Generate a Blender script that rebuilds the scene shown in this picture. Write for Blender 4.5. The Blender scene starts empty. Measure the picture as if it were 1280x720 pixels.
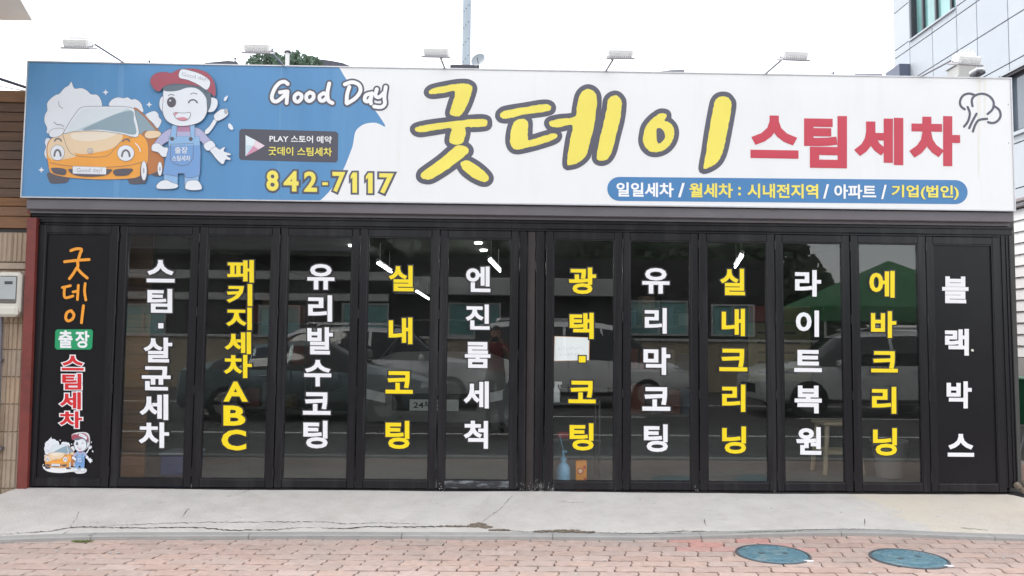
import bpy, bmesh, math, random
from mathutils import Vector, Matrix, noise
random.seed(7)
S = bpy.context.scene
COL = S.collection
R = math.radians

# ------------------------------------------------------------ camera
FL, CD, CZ = 1000.0, 6.3, 1.1538
YAW, PITCH, ROLL = .02088, .0655, .01017
cy, sy, cp, sp, cr, sr = math.cos(YAW), math.sin(YAW), math.cos(PITCH), math.sin(PITCH), math.cos(ROLL), math.sin(ROLL)
FWD = Vector((sy*cp, cy*cp, sp)); _r = Vector((cy, -sy, 0)); _u = _r.cross(FWD)
RT = cr*_r + sr*_u; UP = -sr*_r + cr*_u
CAM = Vector((0, -CD, CZ))
cam = bpy.data.objects.new('camera', bpy.data.cameras.new('camera')); COL.objects.link(cam)
m = Matrix((RT, UP, -FWD)).transposed().to_4x4(); m.translation = CAM
cam.matrix_world = m
cam.data.sensor_width = 36; cam.data.lens = FL/1280*36
cam.data.clip_start = .02; cam.data.clip_end = 600
S.camera = cam

# ------------------------------------------------------------ world, sun, exposure
w = bpy.data.worlds.new('World'); S.world = w; w.use_nodes = True
wn = w.node_tree.nodes; wl = w.node_tree.links; wn.clear()
SUN_EL, SUN_AZ = R(56), R(318)
sky = wn.new('ShaderNodeTexSky'); sky.sky_type = 'NISHITA'; sky.sun_disc = False
sky.sun_elevation = SUN_EL; sky.sun_rotation = SUN_AZ
b1 = wn.new('ShaderNodeBackground'); b1.inputs[1].default_value = .05
b2 = wn.new('ShaderNodeBackground'); b2.inputs[0].default_value = (1, .985, .97, 1); b2.inputs[1].default_value = 1.04
ad = wn.new('ShaderNodeAddShader'); wo = wn.new('ShaderNodeOutputWorld')   # clear sky seen through a white cloud deck
wl.new(sky.outputs[0], b1.inputs[0]); wl.new(b1.outputs[0], ad.inputs[0]); wl.new(b2.outputs[0], ad.inputs[1]); wl.new(ad.outputs[0], wo.inputs[0])
sd = bpy.data.lights.new('sun', 'SUN'); sd.energy = 1.5; sd.angle = R(20); sd.color = (1, .96, .9)
sun = bpy.data.objects.new('sun', sd); COL.objects.link(sun)
d = Vector((math.sin(SUN_AZ)*math.cos(SUN_EL), math.cos(SUN_AZ)*math.cos(SUN_EL), math.sin(SUN_EL)))
sun.rotation_euler = d.to_track_quat('Z', 'Y').to_euler()
S.view_settings.view_transform = 'Standard'; S.view_settings.look = 'None'
S.view_settings.exposure = 0.87; S.view_settings.gamma = 1

# ------------------------------------------------------------ helpers
def at(px, py, Y):
    """point of the plane y = Y that the photograph shows at pixel (px, py)"""
    v = FWD*FL + RT*(px-640) - UP*(py-360)
    return CAM + v*((Y+CD)/v.y)
def atx(px, py, X):
    v = FWD*FL + RT*(px-640) - UP*(py-360)
    return CAM + v*(X/v.x)
def atz(px, py, Z):
    v = FWD*FL + RT*(px-640) - UP*(py-360)
    return CAM + v*((Z-CZ)/v.z)

def tag(o, label=None, cat=None, group=None, kind=None):
    if label: o['label'] = label
    if cat: o['category'] = cat
    if group: o['group'] = group
    if kind: o['kind'] = kind
    return o
def empty(name, loc=(0, 0, 0), parent=None, rz=0):
    o = bpy.data.objects.new(name, None); COL.objects.link(o)
    o.location = loc; o.rotation_euler.z = rz; o.empty_display_size = .1
    if parent: o.parent = parent
    return o
def link(name, me, parent=None, loc=None):
    o = bpy.data.objects.new(name, me); COL.objects.link(o)
    if parent: o.parent = parent
    if loc is not None: o.location = loc
    return o
def copy_tree(o, parent=None):
    c = o.copy(); COL.objects.link(c); c.parent = parent
    for ch in o.children: copy_tree(ch, c)
    return c

class MB:
    """collects shapes and links them as one mesh object"""
    def __init__(s): s.v = []; s.f = []; s.m = []
    def add(s, vs, fs, mi=0):
        k = len(s.v); s.v += [tuple(v) for v in vs]; s.f += [tuple(i+k for i in f) for f in fs]; s.m += [mi]*len(fs); return s
    def box(s, x0, x1, y0, y1, z0, z1, mi=0, bev=0):
        if bev:
            b = min(bev, (x1-x0)/2.01, (y1-y0)/2.01, (z1-z0)/2.01)
            bm = bmesh.new(); bmesh.ops.create_cube(bm, size=1)
            for v in bm.verts: v.co = Vector(((x0+x1)/2+v.co.x*(x1-x0), (y0+y1)/2+v.co.y*(y1-y0), (z0+z1)/2+v.co.z*(z1-z0)))
            bmesh.ops.bevel(bm, geom=bm.edges[:], offset=b, segments=1, affect='EDGES', profile=.5)
            s.frombm(bm, mi); return s
        return s.add([(x0,y0,z0),(x1,y0,z0),(x1,y1,z0),(x0,y1,z0),(x0,y0,z1),(x1,y0,z1),(x1,y1,z1),(x0,y1,z1)],
                     [(0,3,2,1),(4,5,6,7),(0,1,5,4),(1,2,6,5),(2,3,7,6),(3,0,4,7)], mi)
    def frombm(s, bm, mi=0):
        bm.verts.ensure_lookup_table(); bm.verts.index_update()
        s.add([v.co[:] for v in bm.verts], [[v.index for v in f.verts] for f in bm.faces], mi); bm.free()
    def prism(s, pts, axis_vec, mi=0):
        """closed polygon pts (3-D, planar) extruded by axis_vec"""
        n = len(pts); a = [Vector(p) for p in pts]; b = [p+Vector(axis_vec) for p in a]
        fs = [tuple(range(n-1, -1, -1)), tuple(range(n, 2*n))] + [(i, (i+1) % n, n+(i+1) % n, n+i) for i in range(n)]
        return s.add(a+b, fs, mi)
    def tube(s, pts, r, n=8, mi=0, cap=True):
        pts = [Vector(p) for p in pts]; rings = []
        for i, p in enumerate(pts):
            t = (pts[min(i+1, len(pts)-1)]-pts[max(i-1, 0)]).normalized()
            q = t.to_track_quat('Z', 'Y'); rr = r[i] if isinstance(r, (list, tuple)) else r
            rings.append([p + q @ Vector((rr*math.cos(2*math.pi*k/n), rr*math.sin(2*math.pi*k/n), 0)) for k in range(n)])
        vs = [v for g in rings for v in g]; fs = []
        for i in range(len(pts)-1):
            for k in range(n): fs.append((i*n+k, i*n+(k+1) % n, (i+1)*n+(k+1) % n, (i+1)*n+k))
        if cap: fs += [tuple(range(n-1, -1, -1)), tuple(range(len(vs)-n, len(vs)))]
        return s.add(vs, fs, mi)
    def lathe(s, prof, n=16, c=(0, 0, 0), mi=0, axis='Z'):
        vs = []; fs = []
        for (r_, z_) in prof:
            for k in range(n):
                a = 2*math.pi*k/n; p = (r_*math.cos(a), r_*math.sin(a), z_)
                if axis == 'Y': p = (p[0], z_, p[1])
                if axis == 'X': p = (z_, p[0], p[1])
                vs.append((p[0]+c[0], p[1]+c[1], p[2]+c[2]))
        for i in range(len(prof)-1):
            for k in range(n): fs.append((i*n+k, i*n+(k+1) % n, (i+1)*n+(k+1) % n, (i+1)*n+k))
        fs += [tuple(range(n-1, -1, -1)), tuple(range(len(vs)-n, len(vs)))]
        return s.add(vs, fs, mi)
    def mesh(s, name, mats, smooth=False):
        me = bpy.data.meshes.new(name); me.from_pydata(s.v, [], s.f)
        for m_ in (mats if isinstance(mats, (list, tuple)) else [mats]): me.materials.append(m_)
        me.polygons.foreach_set('material_index', s.m)
        bm = bmesh.new(); bm.from_mesh(me); bmesh.ops.recalc_face_normals(bm, faces=bm.faces); bm.to_mesh(me); bm.free()
        if smooth:
            me.shade_smooth()
            try: me.set_sharp_from_angle(angle=R(35))
            except Exception: pass
        return me
    def build(s, name, mats, parent=None, smooth=False, loc=None):
        return link(name, s.mesh(name, mats, smooth), parent, loc)

# ------------------------------------------------------------ materials
def mat(name, c, rough=.6, var=.12, scale=6, bump=0, bscale=60, metal=0, dirt=None, dscale=2.5, damt=.35, stretch=None, spec=.5, coat=0, rand=0):
    """principled with broken-up colour, optional dirt colour and fine relief; rand = difference between individuals"""
    m = bpy.data.materials.new(name); m.use_nodes = True; nt = m.node_tree; N = nt.nodes; L = nt.links
    p = N['Principled BSDF']; p.inputs['Roughness'].default_value = rough; p.inputs['Metallic'].default_value = metal
    p.inputs['Specular IOR Level'].default_value = spec; p.inputs['Coat Weight'].default_value = coat
    geo = N.new('ShaderNodeNewGeometry'); src = geo.outputs['Position']
    if stretch:
        mp = N.new('ShaderNodeMapping'); mp.inputs['Scale'].default_value = stretch; L.new(src, mp.inputs[0]); src = mp.outputs[0]
    n1 = N.new('ShaderNodeTexNoise'); n1.inputs['Scale'].default_value = scale; n1.inputs['Detail'].default_value = 8; n1.inputs['Roughness'].default_value = .65
    L.new(src, n1.inputs['Vector'])
    mx = N.new('ShaderNodeMix'); mx.data_type = 'RGBA'
    mx.inputs[6].default_value = tuple(v*(1-var) for v in c)+(1,); mx.inputs[7].default_value = tuple(min(1, v*(1+var)) for v in c)+(1,)
    mr = N.new('ShaderNodeMapRange'); mr.inputs[1].default_value = .3; mr.inputs[2].default_value = .7
    L.new(n1.outputs[0], mr.inputs[0]); L.new(mr.outputs[0], mx.inputs[0]); out = mx.outputs[2]
    if dirt:
        n2 = N.new('ShaderNodeTexNoise'); n2.inputs['Scale'].default_value = dscale; n2.inputs['Detail'].default_value = 10; n2.inputs['Roughness'].default_value = .7
        L.new(src, n2.inputs['Vector'])
        r2 = N.new('ShaderNodeMapRange'); r2.inputs[1].default_value = .5; r2.inputs[2].default_value = .68; r2.inputs[4].default_value = damt
        L.new(n2.outputs[0], r2.inputs[0])
        m2 = N.new('ShaderNodeMix'); m2.data_type = 'RGBA'; m2.inputs[7].default_value = tuple(dirt)+(1,)
        L.new(r2.outputs[0], m2.inputs[0]); L.new(out, m2.inputs[6]); out = m2.outputs[2]
    if rand:
        oi = N.new('ShaderNodeObjectInfo'); hs = N.new('ShaderNodeHueSaturation')
        r3 = N.new('ShaderNodeMapRange'); r3.inputs[3].default_value = 1-rand; r3.inputs[4].default_value = 1+rand
        L.new(oi.outputs['Random'], r3.inputs[0]); L.new(r3.outputs[0], hs.inputs['Value']); L.new(out, hs.inputs['Color'])
        r4 = N.new('ShaderNodeMath'); r4.operation = 'MULTIPLY'; r4.inputs[1].default_value = 17.3
        r5 = N.new('ShaderNodeMath'); r5.operation = 'FRACT'; r6 = N.new('ShaderNodeMapRange'); r6.inputs[3].default_value = .88; r6.inputs[4].default_value = 1.12
        L.new(oi.outputs['Random'], r4.inputs[0]); L.new(r4.outputs[0], r5.inputs[0]); L.new(r5.outputs[0], r6.inputs[0]); L.new(r6.outputs[0], hs.inputs['Saturation'])
        out = hs.outputs[0]
    L.new(out, p.inputs['Base Color'])
    if bump:
        n3 = N.new('ShaderNodeTexNoise'); n3.inputs['Scale'].default_value = bscale; n3.inputs['Detail'].default_value = 6
        L.new(src, n3.inputs['Vector'])
        bp = N.new('ShaderNodeBump'); bp.inputs['Strength'].default_value = bump; bp.inputs['Distance'].default_value = .01
        L.new(n3.outputs[0], bp.inputs['Height']); L.new(bp.outputs[0], p.inputs['Normal'])
    return m
def emis(name, c, st):
    m = bpy.data.materials.new(name); m.use_nodes = True; p = m.node_tree.nodes['Principled BSDF']
    p.inputs['Base Color'].default_value = c+(1,); p.inputs['Emission Color'].default_value = c+(1,); p.inputs['Emission Strength'].default_value = st
    return m
def glassmat(name, tint, f0, rough=.0):
    m = bpy.data.materials.new(name); m.use_nodes = True; nt = m.node_tree; N = nt.nodes; L = nt.links; N.clear()
    o = N.new('ShaderNodeOutputMaterial'); t = N.new('ShaderNodeBsdfTransparent'); g = N.new('ShaderNodeBsdfGlossy'); mx = N.new('ShaderNodeMixShader')
    t.inputs[0].default_value = tint+(1,); g.inputs['Roughness'].default_value = rough
    lw = N.new('ShaderNodeLayerWeight'); lw.inputs[0].default_value = .5
    pw = N.new('ShaderNodeMath'); pw.operation = 'POWER'; pw.inputs[1].default_value = 5
    mr = N.new('ShaderNodeMapRange'); mr.inputs[3].default_value = f0; mr.inputs[4].default_value = 1
    L.new(lw.outputs['Facing'], pw.inputs[0]); L.new(pw.outputs[0], mr.inputs[0]); L.new(mr.outputs[0], mx.inputs[0])
    # faint smears of dust on the pane
    n = N.new('ShaderNodeTexNoise'); n.inputs['Scale'].default_value = 3; n.inputs['Detail'].default_value = 9
    geo = N.new('ShaderNodeNewGeometry'); L.new(geo.outputs['Position'], n.inputs['Vector'])
    d_ = N.new('ShaderNodeBsdfDiffuse'); d_.inputs[0].default_value = (.5, .52, .5, 1)
    m2 = N.new('ShaderNodeMixShader'); r2 = N.new('ShaderNodeMapRange'); r2.inputs[1].default_value = .35; r2.inputs[2].default_value = .75; r2.inputs[3].default_value = .001; r2.inputs[4].default_value = .009
    L.new(n.outputs[0], r2.inputs[0]); L.new(r2.outputs[0], m2.inputs[0])
    L.new(t.outputs[0], mx.inputs[1]); L.new(g.outputs[0], mx.inputs[2]); L.new(mx.outputs[0], m2.inputs[1]); L.new(d_.outputs[0], m2.inputs[2])
    L.new(m2.outputs[0], o.inputs[0]); return m

M = {}
M['black'] = mat('black_frame_paint', (.0115, .011, .0135), .27, .2, 9, .06, 40, dirt=(.045, .044, .046), dscale=4, damt=.5, stretch=(1.5, 1.5, .12), spec=.3)
M['black_worn'] = mat('worn_black_paint', (.022, .022, .026), .5, .2, 9, .2, 60, dirt=(.42, .47, .5), dscale=9, damt=.85, stretch=(.5, .5, 2.4))
M['black_panel'] = mat('black_panel_film', (.0115, .011, .013), .27, .15, 2, .03, 10, dirt=(.014, .014, .017), dscale=1.5, damt=.4, spec=.22)
M['red_post'] = mat('red_brown_paint', (.17, .032, .026), .5, .15, 12, .1, 50, dirt=(.06, .02, .02), dscale=5, damt=.5)
M['brown_post'] = mat('brown_rusty_channel', (.022, .016, .016), .5, .3, 14, .1, 50, dirt=(.07, .05, .048), dscale=9, damt=.5, stretch=(1, 1, .2))
M['beam'] = mat('grey_purple_steel', (.13, .122, .136), .5, .12, 7, .05, 40, dirt=(.17, .16, .165), dscale=3, damt=.3, stretch=(.4, 1, 1))
M['glass'] = glassmat('door_glass', (.93, .95, .94), .054)
M['white_face'] = mat('white_flex_sign', (.80, .805, .81), .38, .015, 1.2, .02, 4, dirt=(.72, .72, .70), dscale=1.2, damt=.35, stretch=(2.5, 1, .35))
M['blue_face'] = mat('blue_sign_print', (.088, .258, .495), .38, .05, 1.0, .02, 4, dirt=(.12, .30, .53), dscale=1.5, damt=.5, stretch=(3, 1, .3))
M['alu'] = mat('aluminium_trim', (.5, .5, .52), .35, .1, 20, metal=.6)
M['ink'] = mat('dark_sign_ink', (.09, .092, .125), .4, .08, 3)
M['yel'] = mat('sign_yellow', (.84, .72, .12), .4, .05, 3)
M['yel2'] = mat('sticker_yellow', (.86, .66, .006), .4, .04, 3)
M['wht'] = mat('sticker_white', (.80, .80, .83), .4, .03, 5)
M['whts'] = mat('sign_white_letter', (.86, .86, .87), .4, .02, 5)
M['redl'] = mat('sign_red', (.54, .043, .075), .4, .05, 3)
M['reds'] = mat('sticker_red', (.62, .02, .025), .4, .05, 3)
M['outl'] = mat('sticker_black_outline', (.02, .018, .02), .4, .1, 5)
M['orange'] = mat('sticker_orange', (.85, .33, .025), .4, .05, 5)
M['green'] = mat('sticker_green', (.012, .30, .12), .4, .05, 5)
M['pill'] = mat('pill_blue', (.06, .21, .45), .4, .05, 2)
M['cardk'] = mat('label_dark', (.075, .075, .10), .4, .05, 2)
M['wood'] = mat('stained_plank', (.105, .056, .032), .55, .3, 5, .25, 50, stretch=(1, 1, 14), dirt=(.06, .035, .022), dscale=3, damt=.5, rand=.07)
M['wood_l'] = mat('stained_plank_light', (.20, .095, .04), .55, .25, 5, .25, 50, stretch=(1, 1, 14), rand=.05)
M['tile'] = mat('beige_ribbed_tile', (.41, .32, .235), .75, .18, 10, .4, 90, dirt=(.29, .22, .165), dscale=5, damt=.6, rand=.06)
M['mortar'] = mat('mortar', (.2, .17, .14), .9, .2, 30, .3)
M['conc'] = mat('pale_concrete_apron', (.505, .485, .46), .85, .11, 4.2, .7, 70, dirt=(.56, .548, .53), dscale=1.6, damt=.8)
def screed(m_, x_edge):
    # the yellower screed laid at the right end of the slab, its edge wandering
    nt = m_.node_tree; N = nt.nodes; L = nt.links; p = N['Principled BSDF']; old = p.inputs['Base Color'].links[0].from_socket
    g = N.new('ShaderNodeNewGeometry'); sx = N.new('ShaderNodeSeparateXYZ'); L.new(g.outputs['Position'], sx.inputs[0])
    n = N.new('ShaderNodeTexNoise'); n.inputs['Scale'].default_value = 3.2; n.inputs['Detail'].default_value = 9; n.inputs['Roughness'].default_value = .72; L.new(g.outputs['Position'], n.inputs['Vector'])
    a = N.new('ShaderNodeMath'); a.operation = 'MULTIPLY_ADD'; a.inputs[1].default_value = .9; L.new(n.outputs[0], a.inputs[0]); L.new(sx.outputs[0], a.inputs[2])
    b = N.new('ShaderNodeMath'); b.operation = 'MULTIPLY_ADD'; b.inputs[1].default_value = .35; L.new(sx.outputs[1], b.inputs[0]); L.new(a.outputs[0], b.inputs[2])
    r = N.new('ShaderNodeMapRange'); r.inputs[1].default_value = x_edge+.25; r.inputs[2].default_value = x_edge+.34; L.new(b.outputs[0], r.inputs[0])
    n2 = N.new('ShaderNodeTexNoise'); n2.inputs['Scale'].default_value = 2.2; n2.inputs['Detail'].default_value = 8; L.new(g.outputs['Position'], n2.inputs['Vector'])
    r2 = N.new('ShaderNodeMapRange'); r2.inputs[1].default_value = .35; r2.inputs[2].default_value = .65; r2.inputs[3].default_value = .55; r2.inputs[4].default_value = 1; L.new(n2.outputs[0], r2.inputs[0])
    mu = N.new('ShaderNodeMath'); mu.operation = 'MULTIPLY'; L.new(r.outputs[0], mu.inputs[0]); L.new(r2.outputs[0], mu.inputs[1])
    mx = N.new('ShaderNodeMix'); mx.data_type = 'RGBA'; mx.inputs[7].default_value = (.57, .515, .43, 1)
    L.new(mu.outputs[0], mx.inputs[0]); L.new(old, mx.inputs[6]); L.new(mx.outputs[2], p.inputs['Base Color'])
def stains(m_, scale, lo, hi, amt, c, st=(1, 1, 1), off=0):
    nt = m_.node_tree; N = nt.nodes; L = nt.links; p = N['Principled BSDF']; old = p.inputs['Base Color'].links[0].from_socket
    g = N.new('ShaderNodeNewGeometry'); mp = N.new('ShaderNodeMapping'); mp.inputs['Scale'].default_value = st; mp.inputs['Location'].default_value = (off, off, 0); L.new(g.outputs['Position'], mp.inputs[0])
    n = N.new('ShaderNodeTexNoise'); n.inputs['Scale'].default_value = scale; n.inputs['Detail'].default_value = 11; n.inputs['Roughness'].default_value = .74; L.new(mp.outputs[0], n.inputs['Vector'])
    r = N.new('ShaderNodeMapRange'); r.inputs[1].default_value = lo; r.inputs[2].default_value = hi; r.inputs[4].default_value = amt; L.new(n.outputs[0], r.inputs[0])
    mx = N.new('ShaderNodeMix'); mx.data_type = 'RGBA'; mx.inputs[7].default_value = c+(1,)
    L.new(r.outputs[0], mx.inputs[0]); L.new(old, mx.inputs[6]); L.new(mx.outputs[2], p.inputs['Base Color'])
screed(M['conc'], 2.9)
stains(M['conc'], 1.7, .52, .66, .35, (.42, .37, .34), (1, .8, 1), 3); stains(M['conc'], 5, .58, .70, .5, (.36, .34, .32), (1, 2.5, 1), 9); stains(M['conc'], 26, .66, .72, .6, (.28, .26, .24), (1, 1, 1), 5)
stains(M['white_face'], 2.2, .55, .75, .3, (.68, .67, .64), (3, 1, .25), 7)
def footwear(m_, top, lo, hi, c, xr=None):
    # paint scraped and dusty near the ground
    nt = m_.node_tree; N = nt.nodes; L = nt.links; p = N['Principled BSDF']; old = p.inputs['Base Color'].links[0].from_socket
    g = N.new('ShaderNodeNewGeometry'); sx = N.new('ShaderNodeSeparateXYZ'); L.new(g.outputs['Position'], sx.inputs[0])
    mp = N.new('ShaderNodeMapping'); mp.inputs['Scale'].default_value = (1.6, 1, .6); L.new(g.outputs['Position'], mp.inputs[0])
    n = N.new('ShaderNodeTexNoise'); n.inputs['Scale'].default_value = 22; n.inputs['Detail'].default_value = 10; n.inputs['Roughness'].default_value = .75; L.new(mp.outputs[0], n.inputs['Vector'])
    z = N.new('ShaderNodeMapRange'); z.inputs[1].default_value = 0; z.inputs[2].default_value = top; z.inputs[3].default_value = .16; z.inputs[4].default_value = -.06; L.new(sx.outputs[2], z.inputs[0])
    a = N.new('ShaderNodeMath'); a.operation = 'ADD'; L.new(n.outputs[0], a.inputs[0]); L.new(z.outputs[0], a.inputs[1])
    if xr:
        d_ = N.new('ShaderNodeMath'); d_.operation = 'SUBTRACT'; d_.inputs[1].default_value = xr[0]; L.new(sx.outputs[0], d_.inputs[0])
        e = N.new('ShaderNodeMath'); e.operation = 'ABSOLUTE'; L.new(d_.outputs[0], e.inputs[0])
        r0 = N.new('ShaderNodeMapRange'); r0.inputs[1].default_value = xr[1]*.6; r0.inputs[2].default_value = xr[1]; r0.inputs[3].default_value = xr[2]; r0.inputs[4].default_value = 0; L.new(e.outputs[0], r0.inputs[0])
        a2 = N.new('ShaderNodeMath'); a2.operation = 'ADD'; L.new(a.outputs[0], a2.inputs[0]); L.new(r0.outputs[0], a2.inputs[1]); a = a2
    r = N.new('ShaderNodeMapRange'); r.inputs[1].default_value = lo; r.inputs[2].default_value = hi; L.new(a.outputs[0], r.inputs[0])
    mx = N.new('ShaderNodeMix'); mx.data_type = 'RGBA'; mx.inputs[7].default_value = c+(1,)
    L.new(r.outputs[0], mx.inputs[0]); L.new(old, mx.inputs[6]); L.new(mx.outputs[2], p.inputs['Base Color'])
footwear(M['black'], .22, .80, .90, (.22, .22, .21), (.37, .17, .15))
M['kerb'] = mat('grey_kerb_concrete', (.33, .325, .315), .85, .1, 12, .4, 80, dirt=(.24, .23, .22), dscale=6, damt=.5, rand=.06)
M['paver'] = mat('pink_clay_paver', (.44, .333, .292), .85, .15, 22, .5, 120, dirt=(.36, .30, .27), dscale=2.6, damt=.7, rand=.07)
M['paverred'] = mat('paver_stained_red', (.46, .27, .24), .85, .13, 22, .5, 120, rand=.08)
M['sand'] = mat('joint_sand', (.15, .098, .082), .95, .3, 40, .6, 90)
M['asph'] = mat('asphalt', (.075, .073, .072), .9, .25, 30, .5, 120, dirt=(.1, .095, .09), dscale=1.2, damt=.5)
M['line'] = mat('road_paint', (.7, .7, .68), .7, .15, 20)
M['crack'] = mat('crack_dirt', (.06, .052, .045), .95, .3, 40)
M['rubble'] = mat('brown_rubble', (.17, .14, .11), .95, .4, 60, .6, 120)
M['manhole'] = mat('blue_manhole_paint', (.095, .195, .245), .55, .2, 18, .35, 80, dirt=(.28, .31, .30), dscale=9, damt=.75)
M['manring'] = mat('manhole_iron_ring', (.07, .085, .1), .6, .3, 30, .3, 80, dirt=(.2, .2, .19), dscale=20, damt=.5)
M['lightw'] = mat('white_lamp_housing', (.82, .82, .82), .45, .05, 20)
M['lens'] = mat('lamp_lens_grey', (.35, .34, .36), .2, .1, 20)
M['arm'] = mat('galvanised_arm', (.2, .2, .23), .45, .15, 30, metal=.4)
M['dkpl'] = mat('dark_plastic', (.05, .052, .065), .45, .15, 20)
M['panel'] = mat('grey_cladding_panel', (.43, .475, .52), .45, .04, .9, rand=.035)
M['joint'] = mat('dark_joint', (.12, .125, .14), .8, .1, 3)
M['tealg'] = mat('teal_window_glass', (.20, .40, .39), .06, .3, .6, spec=1)
M['dkglass'] = mat('dark_window_glass', (.09, .115, .14), .06, .3, .6, spec=1)
M['siding'] = mat('white_vinyl_siding', (.80, .79, .77), .6, .04, 5, rand=.04)
M['int_wall'] = mat('interior_grey_wall', (.07, .07, .068), .9, .2, 2, dirt=(.06, .06, .06), dscale=.9, damt=.6)
M['int_floor'] = mat('interior_floor', (.2, .235, .23), .5, .15, 3, dirt=(.1, .1, .1), dscale=1.5, damt=.6)
M['int_ceil'] = mat('interior_ceiling', (.06, .06, .06), .9, .2, 2)
M['tube'] = emis('fluorescent_tube', (1, 1, 1), 9)
M['leaf'] = mat('tree_leaf', (.06, .115, .07), .6, .4, 4, rand=.1)
M['leaf2'] = mat('hill_leaf', (.03, .055, .022), .7, .5, .5)
M['bark'] = mat('bark', (.12, .09, .06), .9, .3, 8, .6)
M['beige'] = mat('beige_street_wall', (.42, .36, .28), .85, .12, 1.2, .2, dirt=(.25, .21, .17), dscale=.8, damt=.5)
M['dkbld'] = mat('dark_building', (.045, .043, .045), .8, .3, .8)
M['band'] = mat('pale_band', (.5, .5, .5), .7, .1, 2)
M['tent'] = mat('green_tent_cloth', (.03, .17, .06), .7, .15, 1.5)
M['rub'] = mat('tyre_rubber', (.015, .015, .015), .8, .2, 20)
M['rim'] = mat('alloy_rim', (.5, .5, .5), .3, .1, 10, metal=.8)
M['carwin'] = mat('car_window', (.012, .014, .016), .05, .2, 2, spec=.8)
M['light'] = mat('car_lamp_lens', (.7, .7, .7), .1, .1, 10)
M['skin'] = mat('skin', (.5, .3, .22), .55, .08, 20)
M['shirt'] = mat('dark_red_shirt', (.18, .03, .035), .85, .15, 15)
M['trou'] = mat('dark_trousers', (.03, .032, .045), .85, .15, 15)
M['hair'] = mat('black_hair', (.015, .012, .01), .5, .3, 40)
M['bluepl'] = mat('pale_blue_plastic', (.20, .42, .62), .3, .08, 10)
M['box_o'] = mat('orange_carton', (.70, .26, .03), .6, .08, 10)
M['paper'] = mat('white_paper', (.86, .88, .88), .8, .03, 10)
M['pencil'] = mat('grey_handwriting', (.45, .47, .50), .8, .1, 10)
M['cream'] = mat('cream_plastic', (.62, .60, .53), .5, .05, 10, dirt=(.45, .42, .36), dscale=9, damt=.4)
M['weed'] = mat('weed_green', (.16, .20, .06), .8, .3, 20)
def flat(c, n): 
    if n not in M: M[n] = mat(n, c, .42, .03, 4)
    return M[n]

# ------------------------------------------------------------ flat print and lettering
def curve_mesh(kind, data, offset=0, bevel=0, res=3):
    """2-D curve or text -> mesh verts, faces (x right, y up, z out)"""
    if kind == 'text':
        c = bpy.data.curves.new('t', 'FONT'); c.body = data; c.align_x = 'LEFT'
    else:
        c = bpy.data.curves.new('c', 'CURVE'); c.dimensions = '2D'; c.fill_mode = 'FRONT'
        for poly in data:
            sp_ = c.splines.new('POLY'); sp_.points.add(len(poly)-1); sp_.use_cyclic_u = True
            for i, p in enumerate(poly): sp_.points[i].co = (p[0], p[1], 0, 1)
    if kind == 'text': c.resolution_u = 3
    c.offset = offset
    if bevel: c.bevel_depth = bevel; c.bevel_resolution = res; c.fill_mode = 'FRONT'
    o = bpy.data.objects.new('tmp', c); COL.objects.link(o)
    dg = bpy.context.evaluated_depsgraph_get(); me = bpy.data.meshes.new_from_object(o.evaluated_get(dg))
    vs = [v.co.copy() for v in me.vertices]; fs = [tuple(p.vertices) for p in me.polygons]
    bpy.data.objects.remove(o); bpy.data.meshes.remove(me); bpy.data.curves.remove(c)
    return vs, fs
def bbox(vs):
    return min(v.x for v in vs), max(v.x for v in vs), min(v.y for v in vs), max(v.y for v in vs)
def warp(box, Y):
    """pixel box -> function (u, v in 0..1, out) on plane Y"""
    x0, y0, x1, y1 = box
    sl = .0145 - (y0-250)*2e-5                  # rows of print follow the facade's horizontals
    cx = (x0+x1)/2
    def f(u, v, out):
        px = x0+(x1-x0)*u; py = y1+(y0-y1)*v + (px-cx)*sl
        p = at(px, py, Y); p.y = Y-out; return p
    return f
_cache = {}
def glyph(name, txt, box, Y, fill, out=None, bold=.03, ow=.045, parent=None, lift=.002):
    """text stretched into the pixel box; fill and outline are one mesh with two materials"""
    key = (txt, bold)
    if key not in _cache: _cache[key] = curve_mesh('text', txt, 0, bold, 0)
    vs, fs = _cache[key]; a, b, c, d_ = bbox(vs); f = warp(box, Y); mb = MB()
    if out is not None:
        k2 = (txt, bold, ow)
        if k2 not in _cache: _cache[k2] = curve_mesh('text', txt, 0, bold+ow, 1)
        v2, f2 = _cache[k2]
        mb.add([f((v.x-a)/(b-a), (v.y-c)/(d_-c), lift*.35*(1+v.z/(bold+ow))) for v in v2], f2, 1)
    mb.add([f((v.x-a)/(b-a), (v.y-c)/(d_-c), lift*(1.05+.2*v.z/bold)) for v in vs], fs, 0)
    me = bpy.data.meshes.new(name); me.from_pydata(mb.v, [], mb.f); me.materials.append(fill); me.materials.append(out or fill)
    me.polygons.foreach_set('material_index', mb.m)
    return link(name, me, parent)
def smooth_poly(p, k=4):
    n = len(p); o = []
    for i in range(n):
        a, b, c, e = p[i-1], p[i], p[(i+1) % n], p[(i+2) % n]
        for j in range(k):
            t = j/k
            o.append(tuple(.5*((2*b[q])+(-a[q]+c[q])*t+(2*a[q]-5*b[q]+4*c[q]-e[q])*t*t+(-a[q]+3*b[q]-3*c[q]+e[q])*t**3) for q in (0, 1)))
    return o
def smooth_line(p, k=4):
    o = []
    for i in range(len(p)-1):
        a = p[max(i-1, 0)]; b = p[i]; c = p[i+1]; e = p[min(i+2, len(p)-1)]
        for j in range(k):
            t = j/k
            o.append(tuple(.5*((2*b[q])+(-a[q]+c[q])*t+(2*a[q]-5*b[q]+4*c[q]-e[q])*t*t+(-a[q]+3*b[q]-3*c[q]+e[q])*t**3) for q in (0, 1)))
    o.append(p[-1]); return o
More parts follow.
